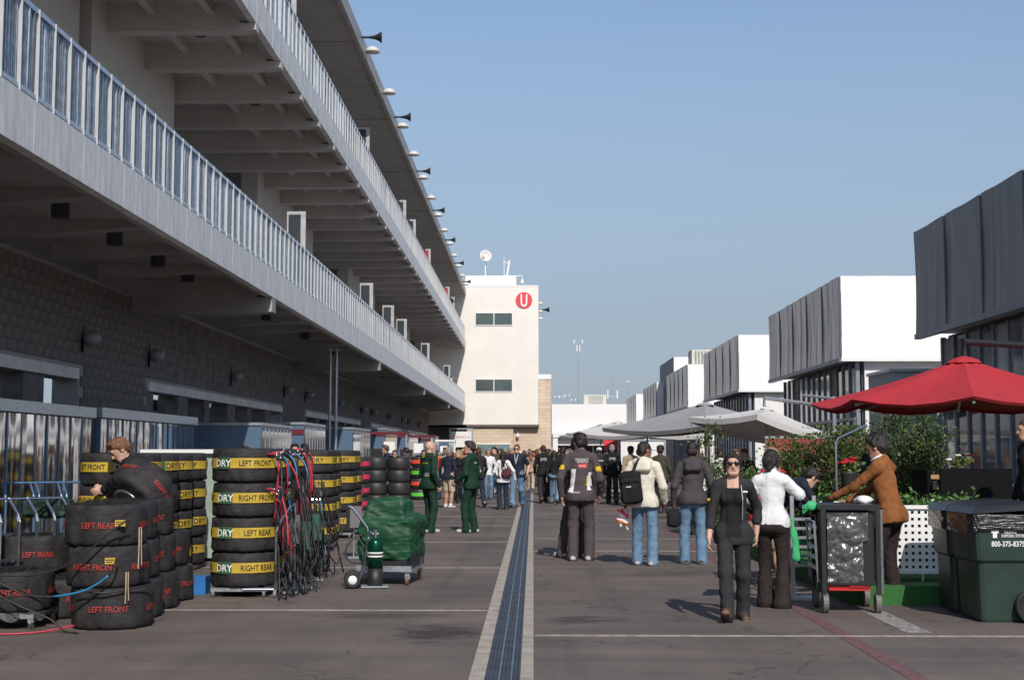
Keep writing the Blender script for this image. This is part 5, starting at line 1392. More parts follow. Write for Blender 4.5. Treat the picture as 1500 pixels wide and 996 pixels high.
    # neck and head
    hy, hp = R(pose.get('hyaw', 0)), R(pose.get('hpitch', 0)); nb = up(0, -.008, .50); hb = up(0, .012, .60)
    hz = U @ npv(0, 0, 1) * .55 + npv(0, 0, 1) * .45; hz /= np.linalg.norm(hz)
    x0 = U @ npv(1, 0, 0); y0 = np.cross(hz, x0); y0 /= np.linalg.norm(y0); x0 = np.cross(y0, hz)
    cy, sy = math.cos(hy), math.sin(hy); xr = x0 * cy + y0 * sy; yr = y0 * cy - x0 * sy; cp, sp = math.cos(hp), math.sin(hp); yq = yr * cp - hz * sp; zq = hz * cp + yr * sp
    hc = hb + hz * .085 + yr * .02
    Hm = np.stack([xr, yq, zq], 1); hd = lambda x, y, z: hc + Hm @ npv(x, y, z)
    f.cap(nb, hb + hz * .03, .058 if not fem else .05, .054 if not fem else .047, 0, .012)
    sc = .96 if fem else 1.0
    f.ell(hd(0, -.012, .028), npv(.077, .097, .092) * sc, 0, .02, Hm); f.ell(hd(0, .028, -.03), npv(.062, .066, .088) * sc, 0, .03, Hm); f.cap(hd(-.02, .062, -.098), hd(.02, .062, -.098), .024, .024, 0, .03); f.cap(hd(-.05, -.005, -.06), hd(-.03, .05, -.095), .02, .02, 0, .03); f.cap(hd(.05, -.005, -.06), hd(.03, .05, -.095), .02, .02, 0, .03)
    f.cap(hd(0, .092, .005), hd(0, .108, -.034), .0095, .0165, 0, .012); f.cap(hd(-.036, .086, .024), hd(.036, .086, .024), .0125, .0125, 0, .012)
    for s in (-1, 1):
        f.ell(hd(s * .079, -.006, -.012), (.011, .022, .034), 0, .008, Hm)
        f.ell(hd(s * .031, .0895, .002), (.0145, .008, .0068), 8, .003, Hm); f.cap(hd(s * .018, .096, .021), hd(s * .048, .088, .023), .0062, .005, 5, .003)
    f.cap(hd(-.022, .0905, -.067), hd(.022, .0905, -.067), .0085, .0085, 7, .006)
    if fit.get('collar', True): f.cap(up(0, -.012, .49), up(0, -.008, .535), .082, .075, T, .012)
    if fit.get('hood'):
        f.ell(up(0, -.10, .49), (.125, .07, .075), T, .03, U); f.cap(up(-.09, -.03, .52), up(.09, -.03, .52), .06, .06, T, .03, flat=(U @ npv(0, 0, 1), 1.2)); f.cap(up(-.075, -.13, .43), up(.075, -.13, .43), .05, .05, T, .03)
    # arms and hands
    for s, key, df in ((-1, 'lh', (-.29, .06, .86)), (1, 'rh', (.29, .06, .86))):
        sh = up(s * sw, 0, .455); tgt = npv(*pose.get(key, df)); pole = npv(s * .55, -1, -.25) if not pose.get('elbow_' + key) else npv(*pose['elbow_' + key])
        el, wr2 = ik(sh, tgt, .295, .262, pole); slv = fit.get('sleeve', 'long'); sr = fit.get('sleeve_r', 1.0)
        u = wr2 - el; u /= np.linalg.norm(u)
        if slv == 'long':
            f.cap(sh, el, .057 * sr, .048 * sr, T, .03); f.cap(el, wr2, .048 * sr, .040 * sr, T, .025)
        elif slv == 'short':
            m_ = sh + (el - sh) * .72; um = fit.get('under', 0); f.cap(sh, m_, .062, .066, T, .03); f.cap(sh + (el - sh) * .6, el, .045, .041, um, .004); f.cap(el, wr2, .042, .031, um, .02)
        else:
            m_ = el + (wr2 - el) * .55; f.cap(sh, el, .062, .054, T, .03); f.cap(el, m_, .054, .052, T, .02); f.cap(m_, wr2, .036, .029, 0, .004)
        if key in pose.get('nohand', ()): continue
        hm = 6 if fit.get('gloves') and fit['gloves'] == key else 0
        hdv = u * .8 + npv(0, .12, -.35); hdv /= np.linalg.norm(hdv)
        inn = npv(-s, .15, 0); inn = inn - (inn @ hdv) * hdv; inn /= np.linalg.norm(inn); ac = np.cross(hdv, inn) * (-s)     # ac: towards the thumb side (forward)
        if ac[1] < 0: ac = -ac
        pc = wr2 + hdv * .055
        f.cap(wr2 - u * .02, wr2 + hdv * .02, .028, .026, hm, .012, flat=(inn, 1.25)); f.cap(wr2 + hdv * .035 - ac * .012, wr2 + hdv * .075 + ac * .006, .040, .040, hm, .015, flat=(inn, 2.1))
        curl = pose.get('curl', .45); base = wr2 + hdv * .088
        for i, ln in enumerate((.060, .070, .066, .052)):
            o = ac * (.030 - i * .0205); d1 = hdv * math.cos(curl * .6) + inn * math.sin(curl * .6); d2 = hdv * math.cos(curl * 1.9) + inn * math.sin(curl * 1.9)
            a = base + o - inn * .002; b = a + d1 * ln * .55; f.cap(a, b, .0095, .009, hm, .005); f.cap(b, b + d2 * ln * .6, .009, .0078, hm, .004)
        a = wr2 + hdv * .03 + ac * .028; b = a + (hdv * .75 + ac * .6 + inn * .25) * .045; f.cap(a, b, .0125, .011, hm, .01); f.cap(b, b + (hdv * .95 + inn * .35) * .03, .0105, .009, hm, .004)
    f.wrinkle(.0045, 17, seed, mats=(1, 2), stretch=(1, 1, .8), ridge=True, n=6); f.wrinkle(.0036, 34, seed + 1, mats=(1, 2), stretch=(1, 1, .8), ridge=True, n=6); f.wrinkle(.0015, 80, seed + 2, mats=(1, 2))
    return f, hc, Hm, up
def hairmesh(style, hc, Hm, h, m, sc=1.0):
    f = Field(max(h * .8, .006), (-.2, -.24, -.42), (.2, .2, .24)); I3 = np.eye(3)
    n = np.array([0, .70, -.71]); off = .036
    if style == 'short': f.ell((0, -.012, .03), npv(.084, .104, .099) * sc, cut=(*n, off)); f.cap((-.068, -.01, .02), (-.07, .012, -.02), .016, .012, 0, .02); f.cap((.068, -.01, .02), (.07, .012, -.02), .016, .012, 0, .02); f.ell((0, .05, .105), (.055, .035, .02), k=.03)
    elif style == 'buzz': f.ell((0, -.012, .029), npv(.080, .1, .095) * sc, cut=(*n, .034))
    elif style in ('long', 'bun', 'pony', 'wavy'):
        f.ell((0, -.014, .03), npv(.086, .108, .1) * sc, cut=(0, .78, -.63, .048)); f.cap((-.072, 0, .03), (-.076, -.01, -.06), .02, .016, 0, .03); f.cap((.072, 0, .03), (.076, -.01, -.06), .02, .016, 0, .03)
        if style == 'long' or style == 'wavy':
            f.cap((0, -.06, 0), (0, -.10, -.24), .085, .06, 0, .04, flat=((0, 1, 0), 1.5)); f.cap((-.06, -.03, -.02), (-.085, -.04, -.24), .04, .035, 0, .04); f.cap((.06, -.03, -.02), (.085, -.04, -.24), .04, .035, 0, .04); f.cap((0, -.09, -.2), (.02, -.11, -.34), .06, .03, 0, .04)
        if style == 'bun': f.ell((0, -.125, .0), (.05, .045, .055), k=.02); f.ell((.01, -.11, -.07), (.045, .035, .05), k=.02)
        if style == 'pony': f.cap((0, -.11, .03), (0, -.15, -.15), .035, .02, 0, .03)
    f.cap((-.042, -.074, -.02), (.042, -.074, -.02), .036, .036, 0, .03); f.cap((-.03, -.072, -.05), (.03, -.072, -.05), .026, .026, 0, .03)
    f.D -= .004; f.wrinkle(.005, 75, 4, stretch=(1, 1, .5)); f.wrinkle(.003, 160, 6, stretch=(1, 1, .4)); V, F, _ = f.mesh()
    return raw_mesh('hair', V, F, m, smooth=True)
pid = 0; BODY = {}
def person(label, x, y, heading, height, pose, fit, h=.012, hair=('short', 'dark'), extra=(), z=0., group=None, face='fair', decals=(), rects=(), key=None):
    """fit colours: top, bot, shoe, accent"""
    global pid; pid += 1
    ms = [SK[face], C[fit['top']], C[fit['bot']], fit.get('shoe', M_shoe), fit.get('sole', M_sole), H[hair[1]] if hair[0] != 'none' else H['brown'], C[fit.get('accent', 'black')], M_lip, M_eye]
    extra_m = []
    if key and key in BODY: V, F, FM, hc, Hm, f, me = BODY[key]
    else:
        f, hc, Hm, up = body(pose, fit, h, pid); V, F, FM = f.mesh(); me = None
    for (mm, x0, x1, z0, z1, side, slant) in rects:
        c = V[F].mean(1); zz = c[:, 2]; xx = c[:, 0] - slant * (zz - z0); s = (c[:, 1] < 0) if side == 'back' else ((c[:, 1] > 0) if side == 'front' else np.ones(len(c), bool))
        sel = (xx > x0) & (xx < x1) & (zz > z0) & (zz < z1) & s & (FM == 1); FM = FM.copy(); FM[sel] = 9 + len(extra_m); extra_m.append(mm)
    if me is None or rects:
        me = raw_mesh('person', V, F, ms + extra_m, FM, True)
        if key: BODY[key] = (V, F, FM, hc, Hm, f, me)
    s = height / 1.75
    o = ob('person', me, None, (x, y, z), (0, 0, R(heading)), s, label, 'person', group)
    if key:
        for i, m_ in enumerate(ms): o.material_slots[i].link = 'OBJECT'; o.material_slots[i].material = m_
    hr = Matrix(Hm.tolist()).to_euler()
    if hair[0] != 'none':
        hk = ('hair', hair[0], round(h, 3), hair[1], bool(fit.get('fem')))
        if hk not in BODY: BODY[hk] = hairmesh(hair[0], hc, Hm, h, H[hair[1]], .96 if fit.get('fem') else 1.0)
        ob('hair', BODY[hk], o, hc, hr)
    for e in extra:
        if e == 'shades':
            q = MB()
            for sx in (-1, 1):
                q.lathe([(.001, .006), (.02, .005), (.025, 0), (.02, -.004), (.001, -.005)], 14, (sx * .034, .104, .004), M=Matrix.Rotation(R(90), 4, 'X') @ Matrix.Diagonal((1.15, .82, 1, 1)))
                q.tube([(sx * .058, .098, .010), (sx * .078, .06, .012), (sx * .084, -.01, .004)], .0035, 5)
            q.box(-.012, .012, .101, .107, .006, .012); q.build('sunglasses', M_lens, o, True, loc=hc, rot=hr)
        elif isinstance(e, tuple) and e[0] == 'cap':
            q = MB().lathe([(.104, .0), (.104, .03), (.092, .07), (.06, .1), (.001, .112)], 20, (0, -.012, .035)); q.add([(-.075, .07, .045), (.075, .07, .045), (.055, .165, .03), (-.055, .165, .03), (-.075, .07, .055), (.075, .07, .055), (.055, .165, .036), (-.055, .165, .036)], [(0, 3, 2, 1), (4, 5, 6, 7), (0, 1, 5, 4), (1, 2, 6, 5), (2, 3, 7, 6), (3, 0, 4, 7)])
            q.build('cap', C[e[1]], o, True, loc=hc, rot=hr)
        elif isinstance(e, tuple) and e[0] == 'part':
            e[2].build(e[1], e[3], o, len(e) > 4)
    for (txt, cx, cz, size, mm, side, sq) in decals:
        gv, gf = glyphs(txt, .016) if txt != '()' else (np.array([[math.cos(a), .5 + .5 * math.sin(a), 0] for a in np.linspace(0, 6.28, 25)[:-1]] + [[.86 * math.cos(a), .5 + .40 * math.sin(a), 0] for a in np.linspace(0, 6.28, 25)[:-1]]), [[i, (i + 1) % 24, 24 + (i + 1) % 24, 24 + i] for i in range(24)])
        mir = 1 if side == 'back' else -1; xx = cx + mir * gv[:, 0] * size * sq; zz = cz + (gv[:, 1] - .5) * size; yy = f.surf_y(xx, zz, -1 if side == 'back' else 1)
        if np.isnan(yy).all(): continue
        yy = np.where(np.isnan(yy), np.nanmean(yy), yy); lo = np.nanmedian(yy); yy = np.clip(yy, lo - .03, lo + .03) + (-.009 if side == 'back' else .009)
        ob('print', raw_mesh('print', np.stack([xx, yy, zz], -1), [list(q) for q in gf], mm), o)
    return o
def gp(px, py): v = gnd(px, py); return v.x, v.y
NEAR, MID, FAR = .0085, .0125, .022
# --- woman walking towards the camera
x, y = gp(1076, 908)
person('person in open black jacket and sunglasses walking alone past the trolley', x, y, 172, 1.60, dict(WALK_R, rf=(.07, .20, .10, -26), lf=(-.09, -.10, .085, 6), rh=(.25, .14, .86), lh=(-.24, -.14, .90), hyaw=4, hpitch=-4),
       dict(top='charcoal', bot='charcoal', fem=True, sleeve='three', loose=1.1, hem=-.09, shoe=mat('shoe_brown', (.09, .05, .035), .6), sole=mat('sole_brown', (.22, .12, .08), .8), sleeve_r=1.0), NEAR, ('pony', 'dark'), ('shades',
       ('part', 'jacket_zip', MB().tube([(-.085, .135, 1.40), (-.10, .165, 1.25), (-.095, .16, 1.05)], .004, 5), M_galv), ('part', 'name_badge', MB().box(-.15, -.10, .135, .15, 1.325, 1.342), M_white), ('part', 'arm_badge', MB().box(.215, .262, .02, .052, 1.235, 1.26), C['yellow'])), face='fair',
       rects=((SK['fair'], -.06, .06, 1.37, 1.5, 'front', 0), (C['black'], -.085, .075, .86, 1.37, 'front', 0)))
# --- white t-shirt from behind
x, y = gp(1133, 890)
person('person in white short sleeved top and black flared trousers working at the trolley', x, y, -16, 1.63, dict(rh=(.44, .30, 1.05), lh=(-.22, .22, 1.02), rf=(.10, -.02, .08, 0), lf=(-.09, .08, .08, 0), hyaw=-22, big=True),
       dict(top='white', bot='brownblk', fem=True, sleeve='short', under=6, accent='black', bottom='flare', hem=-.0, loose=1.04, collar=True, shoe=M_shoew), NEAR, ('bun', 'dark'), face='tan')
# --- suede jacket
x, y = gp(1290, 884)
person('person in brown suede jacket leaning over the black trolley', x + .06, y - .02, 52, 1.80, dict(lean=9, lh=(-.26, .46, 1.08), rh=(.12, .44, 1.04), lf=(-.12, .14, .08, 0), rf=(.10, -.06, .08, 0), hpitch=8, hyaw=6, big=True, py=-.06),
       dict(top='suede', bot='brownblk', accent='black', gloves='lh', hem=-.06, loose=1.1), NEAR, ('short', 'dark'), face='tan', extra=(('part', 'shirt_collar', MB().tube([(-.09, .10, 1.46), (-.085, .03, 1.50), (-.03, -.0, 1.52), (.05, .01, 1.52), (.09, .06, 1.49)], .012, 6), M_white, 1),))
# --- dark hoodie
x, y = gp(1016, 826)
person('person in dark grey hooded jacket and faded jeans holding a black bag', x, y, -4, 1.76, dict(lf=(-.12, .03, .08, 0), rf=(.12, .0, .08, 0), lh=(-.27, .04, .86), rh=(.25, .14, .92), hyaw=-10),
       dict(top='greyhood', bot='jeans', bottom='jeans', hood=True, loose=1.1, sleeve_r=1.15, hem=-.03), NEAR, ('buzz', 'dark'), face='brown')
hb_ = Field(.02, (-.2, -.2, -.3), (.2, .2, .2)); hb_.box((0, 0, -.08), (.10, .06, .12), .05); hb_.cap((-.07, 0, .06), (.07, 0, .06), .015); hb_.wrinkle(.01, 30, 2); V, F, _ = hb_.mesh()
ob('hand_bag', raw_mesh('hand_bag', V, F, C['black'], smooth=True), None, (x - .28, y + .05, .72), label='soft black bag held by the person in the dark grey hooded jacket', cat='bag')
# --- white hoodie with backpack
x, y = gp(944, 828)
person('person in cream hooded top and blue jeans with a backpack on one shoulder', x, y, -14, 1.76, dict(lf=(-.11, .05, .08, 0), rf=(.12, -.03, .08, 0), lh=(-.28, .02, .88), rh=(.27, .16, .90), hyaw=-42),
       dict(top='cream', bot='jeans', bottom='jeans', hood=True, loose=1.12, sleeve_r=1.2, hem=-.06, shoe=M_shoew), NEAR, ('buzz', 'dark'), face='brown')
bk = Field(.014, (-.3, -.25, -.4), (.3, .25, .4)); bk.box((0, 0, -.02), (.155, .095, .235), .08); bk.box((0, -.1, -.1), (.12, .05, .13), .04, 0, .03); bk.cap((-.1, -.1, .08), (.1, -.1, .08), .03, .03, 0, .03); bk.cap((.05, .06, .2), (.13, .14, .36), .022, .022, 0, .02); bk.wrinkle(.007, 38, 3); V, F, _ = bk.mesh()
bp_ = ob('backpack', raw_mesh('backpack', V, F, C['black'], smooth=True), None, (x - .20, y - .20, 1.12), (R(4), R(-6), R(-14)), label='black backpack slung on the cream hooded person', cat='backpack')
MB().box(-.04, .03, -.158, -.15, .0, .012).build('logo', M_whttxt, bp_)
pb_ = MB(); PV = [(-.07, -.02, .1), (.05, -.03, .12), (.08, -.02, -.02), (.11, 0, -.16), (.03, .01, -.2), (-.06, -.01, -.1), (-.12, 0, -.02)]
f = Field(.014, (-.25, -.15, -.35), (.25, .15, .25)); f.box((0, 0, 0), (.09, .025, .11), .03); f.cap((.02, 0, -.1), (.08, 0, -.2), .03, .012, 0, .03); f.cap((-.06, 0, -.06), (-.02, 0, -.18), .03, .01, 0, .03); f.wrinkle(.012, 40, 6); V, F, _ = f.mesh()
cc = V[F].mean(1); mi = np.where((np.sin(cc[:, 0] * 50 + cc[:, 2] * 33) > .45) & (cc[:, 2] > -.04), 1, np.where((np.sin(cc[:, 2] * 44 + cc[:, 0] * 20) > .7), 2, 0))
ob('carrier_bag', raw_mesh('carrier_bag', V, F, [M_white, mat('bag_pink', (.75, .03, .18), .5), mat('bag_orange', (.80, .16, .03), .5)], mi, True), None, (x - .30, y + .0, .70), (0, 0, R(20)), label='white plastic carrier bag with pink and orange print held low', cat='bag')
# --- plum team kit pair
x, y = gp(851, 821)
M_totred = mat('patch_red', (.62, .03, .05), .6)
plum = dict(top='plum', bot='plum', accent='charcoal', shoe=M_shoew, loose=1.06, hem=-.07, sleeve_r=1.1)
person('person in plum team jacket with white and yellow side panels, seen from behind', x, y, -8, 1.90, dict(lf=(-.11, -.02, .08, 0), rf=(.11, .04, .08, 0), lh=(-.26, -.02, .88), rh=(.25, .16, .90), hyaw=28), plum, NEAR, ('short', 'dark'),
       decals=(('RENAULT', .03, 1.375, .026, M_whttxt, 'back', 1.1), ('SPORT F1', .035, 1.342, .026, M_whttxt, 'back', 1.0), ('TOTAL', .035, 1.285, .022, M_whttxt, 'back', 1.0), ('RENAULT', -.05, .93, .02, M_whttxt, 'back', 1.0)),
       rects=((C['white'], -.155, -.09, .93, 1.24, 'back', .12), (C['yellow'], -.165, -.125, .93, 1.05, 'back', .1), (C['white'], .10, .175, .96, 1.2, 'back', .06), (C['yellow'], .085, .125, 1.02, 1.16, 'back', .1), (M_totred, -.02, .095, 1.262, 1.315, 'back', 0), (C['yellow'], -.30, -.215, 1.24, 1.30, 'all', 0), (C['yellow'], .215, .30, 1.22, 1.28, 'all', 0)))
person('person in plum team kit half hidden, standing on the far side of a teammate', x - .02, y + .62, 20, 1.86, dict(lf=(-.24, .04, .08, 0), rf=(.08, .0, .08, 0), lh=(-.2, .2, 1.0), hyaw=-60), plum, MID, ('short', 'dark'), rects=((C['yellow'], .215, .30, 1.22, 1.30, 'all', 0),))
# --- green team pair
M_prt = M_whttxt
x, y = gp(628, 780)
person('bald person in dark green team kit facing a colleague', x, y, -48, 1.84, dict(lf=(-.12, .06, .08, 0), rf=(.11, -.04, .08, 0), rh=(.27, .02, .90), lh=(-.2, .25, .98), hyaw=-12), dict(top='teamgreen', bot='olive', shoe=M_shoew, loose=1.1, sleeve_r=1.15, hem=-.05) | dict(bot='teamgreen'), .010, ('none', 'brown'),
       decals=(('()', .06, 1.10, .07, M_prt, 'back', .62), ('intel', .06, 1.10, .028, M_prt, 'back', 1.0), ('TEAM LOTUS', -.01, 1.32, .022, C['yellow'], 'back', 1.0)), rects=((C['white'], .23, .32, 1.14, 1.29, 'all', 0),) and ((C['yellow'], -.12, -.03, 1.43, 1.5, 'all', 0),), face='fair')
x, y = gp(690, 780)
person('dark haired person in dark green team kit facing a bald colleague', x, y, 68, 1.84, dict(lf=(-.11, .05, .08, 0), rf=(.11, -.03, .08, 0), lh=(-.24, .20, .98), rh=(.24, .12, .90), hyaw=14), dict(top='teamgreen', bot='teamgreen', shoe=M_shoew, loose=1.1, sleeve_r=1.15, hem=-.05), .010, ('short', 'dark'),
       decals=(('AMD', -.02, 1.33, .03, M_prt, 'back', 1.0),), rects=((C['white'], .225, .30, 1.22, 1.26, 'all', 0), (C['white'], .225, .30, 1.15, 1.19, 'all', 0)))
# --- bending mechanic at the tyres
person('person in black bending over the tilted tyre beside the red lettered pile', -4.34, 15.52, 112, 1.86, dict(lean=28, lh=(-.28, .50, 1.12), rh=(.26, .46, 1.12), hpitch=24, hyaw=6, big=True), dict(top='black', bot='black', accent='black'), NEAR, ('short', 'ginger'), face='fair')
# --- couple in the middle
x, y = gp(737, 746)
person('long haired person in white shirt with brown shoulder bag', x, y, 14, 1.66, dict(lf=(-.1, .05, .08, 0), rf=(.1, -.02, .08, 0), lh=(-.2, .25, 1.05), rh=(.36, -.02, .90), hyaw=-20), dict(top='white', bot='darkjeans', bottom='jeans', fem=True, hem=-.08, loose=1.1), MID, ('wavy', 'dark'))
f = Field(.015, (-.25, -.2, -.25), (.25, .2, .5)); f.ell((0, 0, 0), (.15, .07, .15), k=.02); f.cap((-.1, 0, .1), (-.18, .1, .42), .018, .014, 0, .03); f.cap((.08, 0, .1), (-.1, .0, .42), .014, .014, 0, .03); f.wrinkle(.01, 26, 3); V, F, _ = f.mesh()
ob('shoulder_bag', raw_mesh('shoulder_bag', V, F, C['maroon'], smooth=True), None, (x + .1, y - .2, 1.02), label='brown leather shoulder bag on the white shirted person', cat='bag')
x, y = gp(756, 743)
person('person in dark polo, jeans and sunglasses walking this way beside the drain', x + .03, y, 170, 1.86, dict(WALK_R, rh=(.27, .1, .92), lh=(-.3, .06, .95)), dict(top='navy', bot='jeans', bottom='jeans', sleeve='short', girth=1.05), MID, ('buzz', 'brown'), ('shades', ('part', 'lanyard', MB().tube([(-.05, .11, 1.47), (-.02, .175, 1.3), (0, .19, 1.18), (.02, .175, 1.3), (.05, .11, 1.47)], .008, 5), M_white)))
# --- shorts man, woman in black, dark jacket man
x, y = gp(656, 744)
person('person in navy jumper, khaki shorts and white trainers', x, y, -30, 1.76, dict(lf=(-.11, .06, .08, 0), rf=(.12, -.03, .08, 0)), dict(top='navy', bot='khaki', bottom='shorts', accent='white', shoe=M_shoew), MID, ('short', 'grey'), face='tan')
x, y = gp(672, 737)
person('blonde person in black beside the one wearing shorts', x, y, 150, 1.7, dict(), dict(top='black', bot='black', fem=True), MID, ('long', 'blonde'))
x, y = gp(701, 743)
person('person in brown black jacket and dark jeans behind the green kit', x, y, 20, 1.78, dict(WALK_L), dict(top='brownblk', bot='darkjeans', bottom='jeans', sole=M_sole, shoe=mat('shoe_tan', (.36, .24, .15), .7)), MID, ('buzz', 'brown'), face='tan')
x, y = gp(597, 731)
person('person in grey overalls with a white chest stripe by the slick tyres', x, y, 40, 1.8, dict(lean=6), dict(top='grey', bot='grey', shoe=M_shoew) | dict(top='greyhood', bot='greyhood'), MID, ('short', 'dark'), rects=((C['white'], -.3, .3, 1.28, 1.31, 'all', 0),))
# --- black jacket group on the right of the drain
x, y = gp(796, 737)
blk = dict(top='black', bot='charcoal', loose=1.08)
logo = (('Austin', 0, 1.34, .05, M_whttxt, 'back', 1.0), ('GrandPrix', 0, 1.29, .035, M_whttxt, 'back', 1.0))
person('person in black jacket with white back print striding away beside the drain', x, y, 4, 1.86, WALK_R, dict(blk, sole=M_sole), MID, ('buzz', 'dark'), decals=logo)
x, y = gp(812, 738); person('person in black top and light blue jeans within the striding group', x, y, 0, 1.68, WALK_L, dict(top='black', bot='jeans', bottom='slim', fem=True), MID, ('long', 'dark'))
person('person in black jacket turning their head within the striding group', x + .28, y + .7, 10, 1.78, WALK_R, dict(top='black', bot='black'), MID, ('short', 'dark'), face='tan')
x, y = gp(826, 736); person('person in printed black jacket nearest the plum kit pair', x, y + .2, 0, 1.82, WALK_L, dict(top='black', bot='black', loose=1.06), MID, ('buzz', 'dark'), decals=logo)
x, y = gp(897, 738); person('person in printed black jacket and camouflage trousers', x, y, 2, 1.88, WALK_L, dict(top='black', bot='camo', bottom='jeans', loose=1.08), MID, ('buzz', 'grey'), decals=logo)
x, y = gp(878, 726); person('person in grey jacket and white cap behind the plum kit pair', x, y, 0, 1.8, WALK_R, dict(top='charcoal', bot='charcoal'), MID, ('short', 'dark'), (('cap', 'white'),), rects=((C['white'], -.3, .3, 1.26, 1.29, 'all', 0),))
x, y = gp(888, 722); person('person in red trimmed black jacket and cap in the lane crowd', x, y, 170, 1.74, WALK_R, dict(top='maroon', bot='black'), MID, ('short', 'dark'), (('cap', 'black'),))
x, y = gp(930, 745); person('person in tan coat and dark cap by the white kiosk', x, y + 1.5, 5, 1.8, WALK_L, dict(top='tan', bot='black'), MID, ('short', 'dark'), (('cap', 'black'),))
x, y = gp(968, 752); person('stout person in olive jacket and dark cap before the shrubs', x, y, -20, 1.8, {}, dict(top='olive', bot='charcoal', girth=1.18, loose=1.12), MID, ('short', 'dark'), (('cap', 'brownblk'),), face='tan')
# --- terrace people
x, y = gp(1150, 868); person('blonde person in red and black jacket and shorts beyond the white top', x, y + .7, 30, 1.66, dict(rh=(.3, .2, .95)), dict(top='red', bot='tan', fem=True, bottom='shorts', sleeve='long', accent='black'), MID, ('long', 'blonde'), rects=((C['black'], -.2, .2, .9, 1.42, 'back', 0), (C['black'], .17, .4, .85, 1.3, 'all', 0)))
a = at(1195, 710, 16.9); person('gardener in navy top stooping over the planter', a.x - .42, 16.95, -72, 1.75, dict(lean=68, drop=.12, lh=(-.12, .62, .72), rh=(.14, .62, .72), hpitch=10, big=True, py=-.2), dict(top='navy', bot='charcoal'), MID, ('short', 'dark'), z=.2, rects=((C['white'], -.14, -.11, .9, 1.5, 'all', 0),))
a = at(1284, 660, 18.4); person('grey haired person in blue jacket behind the suede jacket', a.x, 18.4, 20, 1.66, {}, dict(top='navy', bot='charcoal'), MID, ('short', 'grey'), z=.2)
a = at(1508, 640, 15.6); person('person in black at the terrace edge near the numbered bin', a.x, 15.6, 95, 1.78, {}, dict(top='black', bot='black'), MID, ('buzz', 'brown'), z=.2, face='tan')
sit = dict(drop=.40, lf=(-.1, .42, .08, 0), rf=(.1, .42, .08, 0), lh=(-.18, .32, .78), rh=(.18, .32, .78), big=True)
def seat(x, y, rz, lab, z=.0):
    t = thing('garden_chair', lab, 'chair', (x, y, z), R(rz))
    MB().box(-.22, .22, -.22, .24, .41, .44).build('seat', M_white, t); MB().box(-.22, .22, -.25, -.22, .44, .85).build('backrest', M_white, t)
    for sx in (-.2, .2):
        for sy in (-.2, .2): MB().cyl((sx, sy, 0), (sx, sy, .41), .014).build('leg', M_galv, t)
for (px, Y, hd_, top, hr, fc, lab, cl) in [(1057, 30.5, 10, 'white', ('buzz', 'dark'), 'tan', 'person in bright white shirt standing among the shrubs', 'white garden chair under the white shirted sitter'), (1092, 31.5, 160, 'navy', ('short', 'brown'), 'fair', 'person in navy standing under the pale parasol', 'white garden chair under the navy dressed sitter'), (1075, 33, 190, 'maroon', ('short', 'ginger'), 'fair', 'ginger haired person in maroon standing beyond the shrubs', 'white garden chair under the ginger haired sitter')]:
    a = at(px, 680, Y); person(lab, a.x, Y, hd_, 1.70, dict(lean=8), dict(top=top, bot='charcoal'), MID, hr, face=fc)
x, y = gp(1060, 800); person('long haired person in pale cardigan just behind the one in sunglasses', x, y + 3.2, 15, 1.6, WALK_L, dict(top='tan', bot='charcoal', fem=True), MID, ('long', 'brown'), rects=((C['white'], -.1, .1, .9, 1.5, 'all', 0),))
# --- heads among the tyres and containers
for (px, Y, hd_, top, hr, hh, lab) in [(360, 24.8, 60, 'black', 'dark', 1.72, 'dark haired person behind the first yellow banded stacks'), (431, 29.5, 200, 'black', 'dark', 1.8, 'person in black between banded stacks and containers'), (447, 30.2, 30, 'charcoal', 'dark', 1.8, 'person in charcoal next to the striped container'),
        (566, 44, 100, 'navy', 'brown', 1.86, 'person in navy looking across the slick tyres'), (578, 46, 190, 'navy', 'brown', 1.7, 'shorter person in navy behind the slick tyres'), (620, 50.5, 200, 'black', 'dark', 1.72, 'person in black beside the orange banded stack'), (626.5, 51, 170, 'grey', 'brown', 1.7, 'person in grey beside the orange banded stack')]:
    a = at(px, 664, Y); person(lab, a.x, Y, hd_, hh, {}, dict(top=top, bot='charcoal'), .02, ('short', hr), face='tan', key='stand')
a = at(661, 548, 98); person('person in white shirt looking over the lower balcony rail', -5.9, 98, -80, 1.75, {}, dict(top='white', bot='darkjeans'), .02, ('short', 'dark'), z=5.42, key='stand')
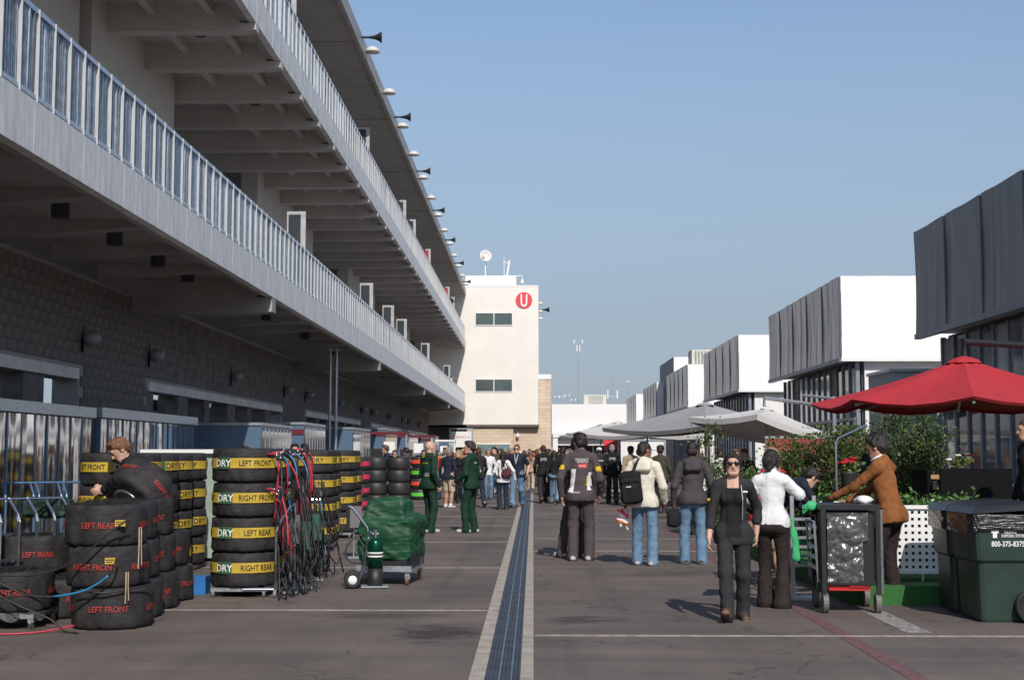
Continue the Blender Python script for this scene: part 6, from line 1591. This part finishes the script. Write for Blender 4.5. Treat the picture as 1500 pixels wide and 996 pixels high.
# --- distant crowd
tops = ['black', 'navy', 'white', 'charcoal', 'red', 'grey', 'tan', 'blue', 'olive', 'cream', 'maroon', 'orange']; bots = ['darkjeans', 'jeans', 'khaki', 'charcoal', 'black', 'grey']
nice = {'darkjeans': 'dark jeans', 'jeans': 'blue jeans', 'khaki': 'khaki trousers', 'charcoal': 'charcoal trousers', 'black': 'black trousers', 'grey': 'grey trousers'}
poses = [('stand', {}), ('wl', WALK_L), ('wr', WALK_R), ('arms', dict(lh=(-.12, .28, 1.12), rh=(.14, .28, 1.08), hyaw=20)), ('turn', dict(hyaw=-40, lf=(-.14, .06, .08, 0)))]
r2 = random.Random(21); spots = []; used = set()
for i in range(170):
    if i < 125: px, Y = r2.uniform(640, 835), r2.uniform(46, 98)
    else: px, Y = r2.uniform(800, 925), r2.uniform(52, 98)
    X = (px - 781) / FPX * Y
    if X < -4.6 or (X > 2.9) or any((X - a)**2 + (Y - b)**2 < .45 for a, b in spots): continue
    spots.append((X, Y))
    while True:
        tp, bt_ = r2.choice(tops[:4] + tops), r2.choice(bots)
        hrs = r2.choice(['dark', 'brown', 'blonde', 'grey', 'ginger']); k = (tp, bt_, hrs)
        if k not in used: used.add(k); break
    pk, ps = r2.choice(poses); fem = r2.random() < .3
    person(f'distant person with {hrs} hair in {tp} top and {nice[bt_]} in the far lane crowd', X, Y, r2.choice([0, 10, 175, 185, 90, -90, 140, 30]), r2.uniform(1.62, 1.86), ps, dict(top=tp, bot=bt_, fem=fem), FAR, ('long' if fem else 'short', hrs), face=r2.choice(['fair', 'fair', 'tan', 'brown']), key=pk + ('f' if fem else ''), group='distant crowd before the tower', extra=((('cap', r2.choice(['white', 'black', 'red'])),) if (not fem and r2.random() < .2) else ()))
# show car colours far off beside the crowd
q = at(690, 690, 72)
# green cloth and gloves on the worker
x, y = gp(1133, 890)
f = Field(.012, (-.15, -.1, -.45), (.2, .1, .1)); f.cap((0, 0, .02), (.05, 0, -.36), .022, .05, 0, .02, flat=((0, 1, 0), 2.4)); f.cap((.02, 0, -.1), (.08, .01, -.38), .02, .018, 0, .03, flat=((0, 1, 0), 1.8)); f.wrinkle(.012, 22, 4, ridge=True, n=4, stretch=(1.6, 1, .4)); V, F, _ = f.mesh()
M_gcloth = mat('green_cloth', (.05, .42, .16), .7, var=.12)
ob('cleaning_cloth', raw_mesh('cleaning_cloth', V, F, M_gcloth, smooth=True), None, (x + .2, y - .02, .88), label='bright green cloth tucked at the waist of the white topped worker', cat='cloth')
f = Field(.01, (-.15, -.1, -.15), (.15, .1, .15)); f.ell((0, 0, 0), (.06, .035, .05), k=.02)
for k in range(4): f.cap((-.03, 0, -.01 + .02 * k - .03), (-.09, -.02, -.05 + .025 * k - .03), .012, .01, 0, .008)
f.wrinkle(.006, 50, 2); V, F, _ = f.mesh()
ob('rubber_glove', raw_mesh('rubber_glove', V, F, M_gcloth, smooth=True), None, (2.83, 14.05, 1.05), label='bright green rubber glove hanging on the trolley edge', cat='glove')
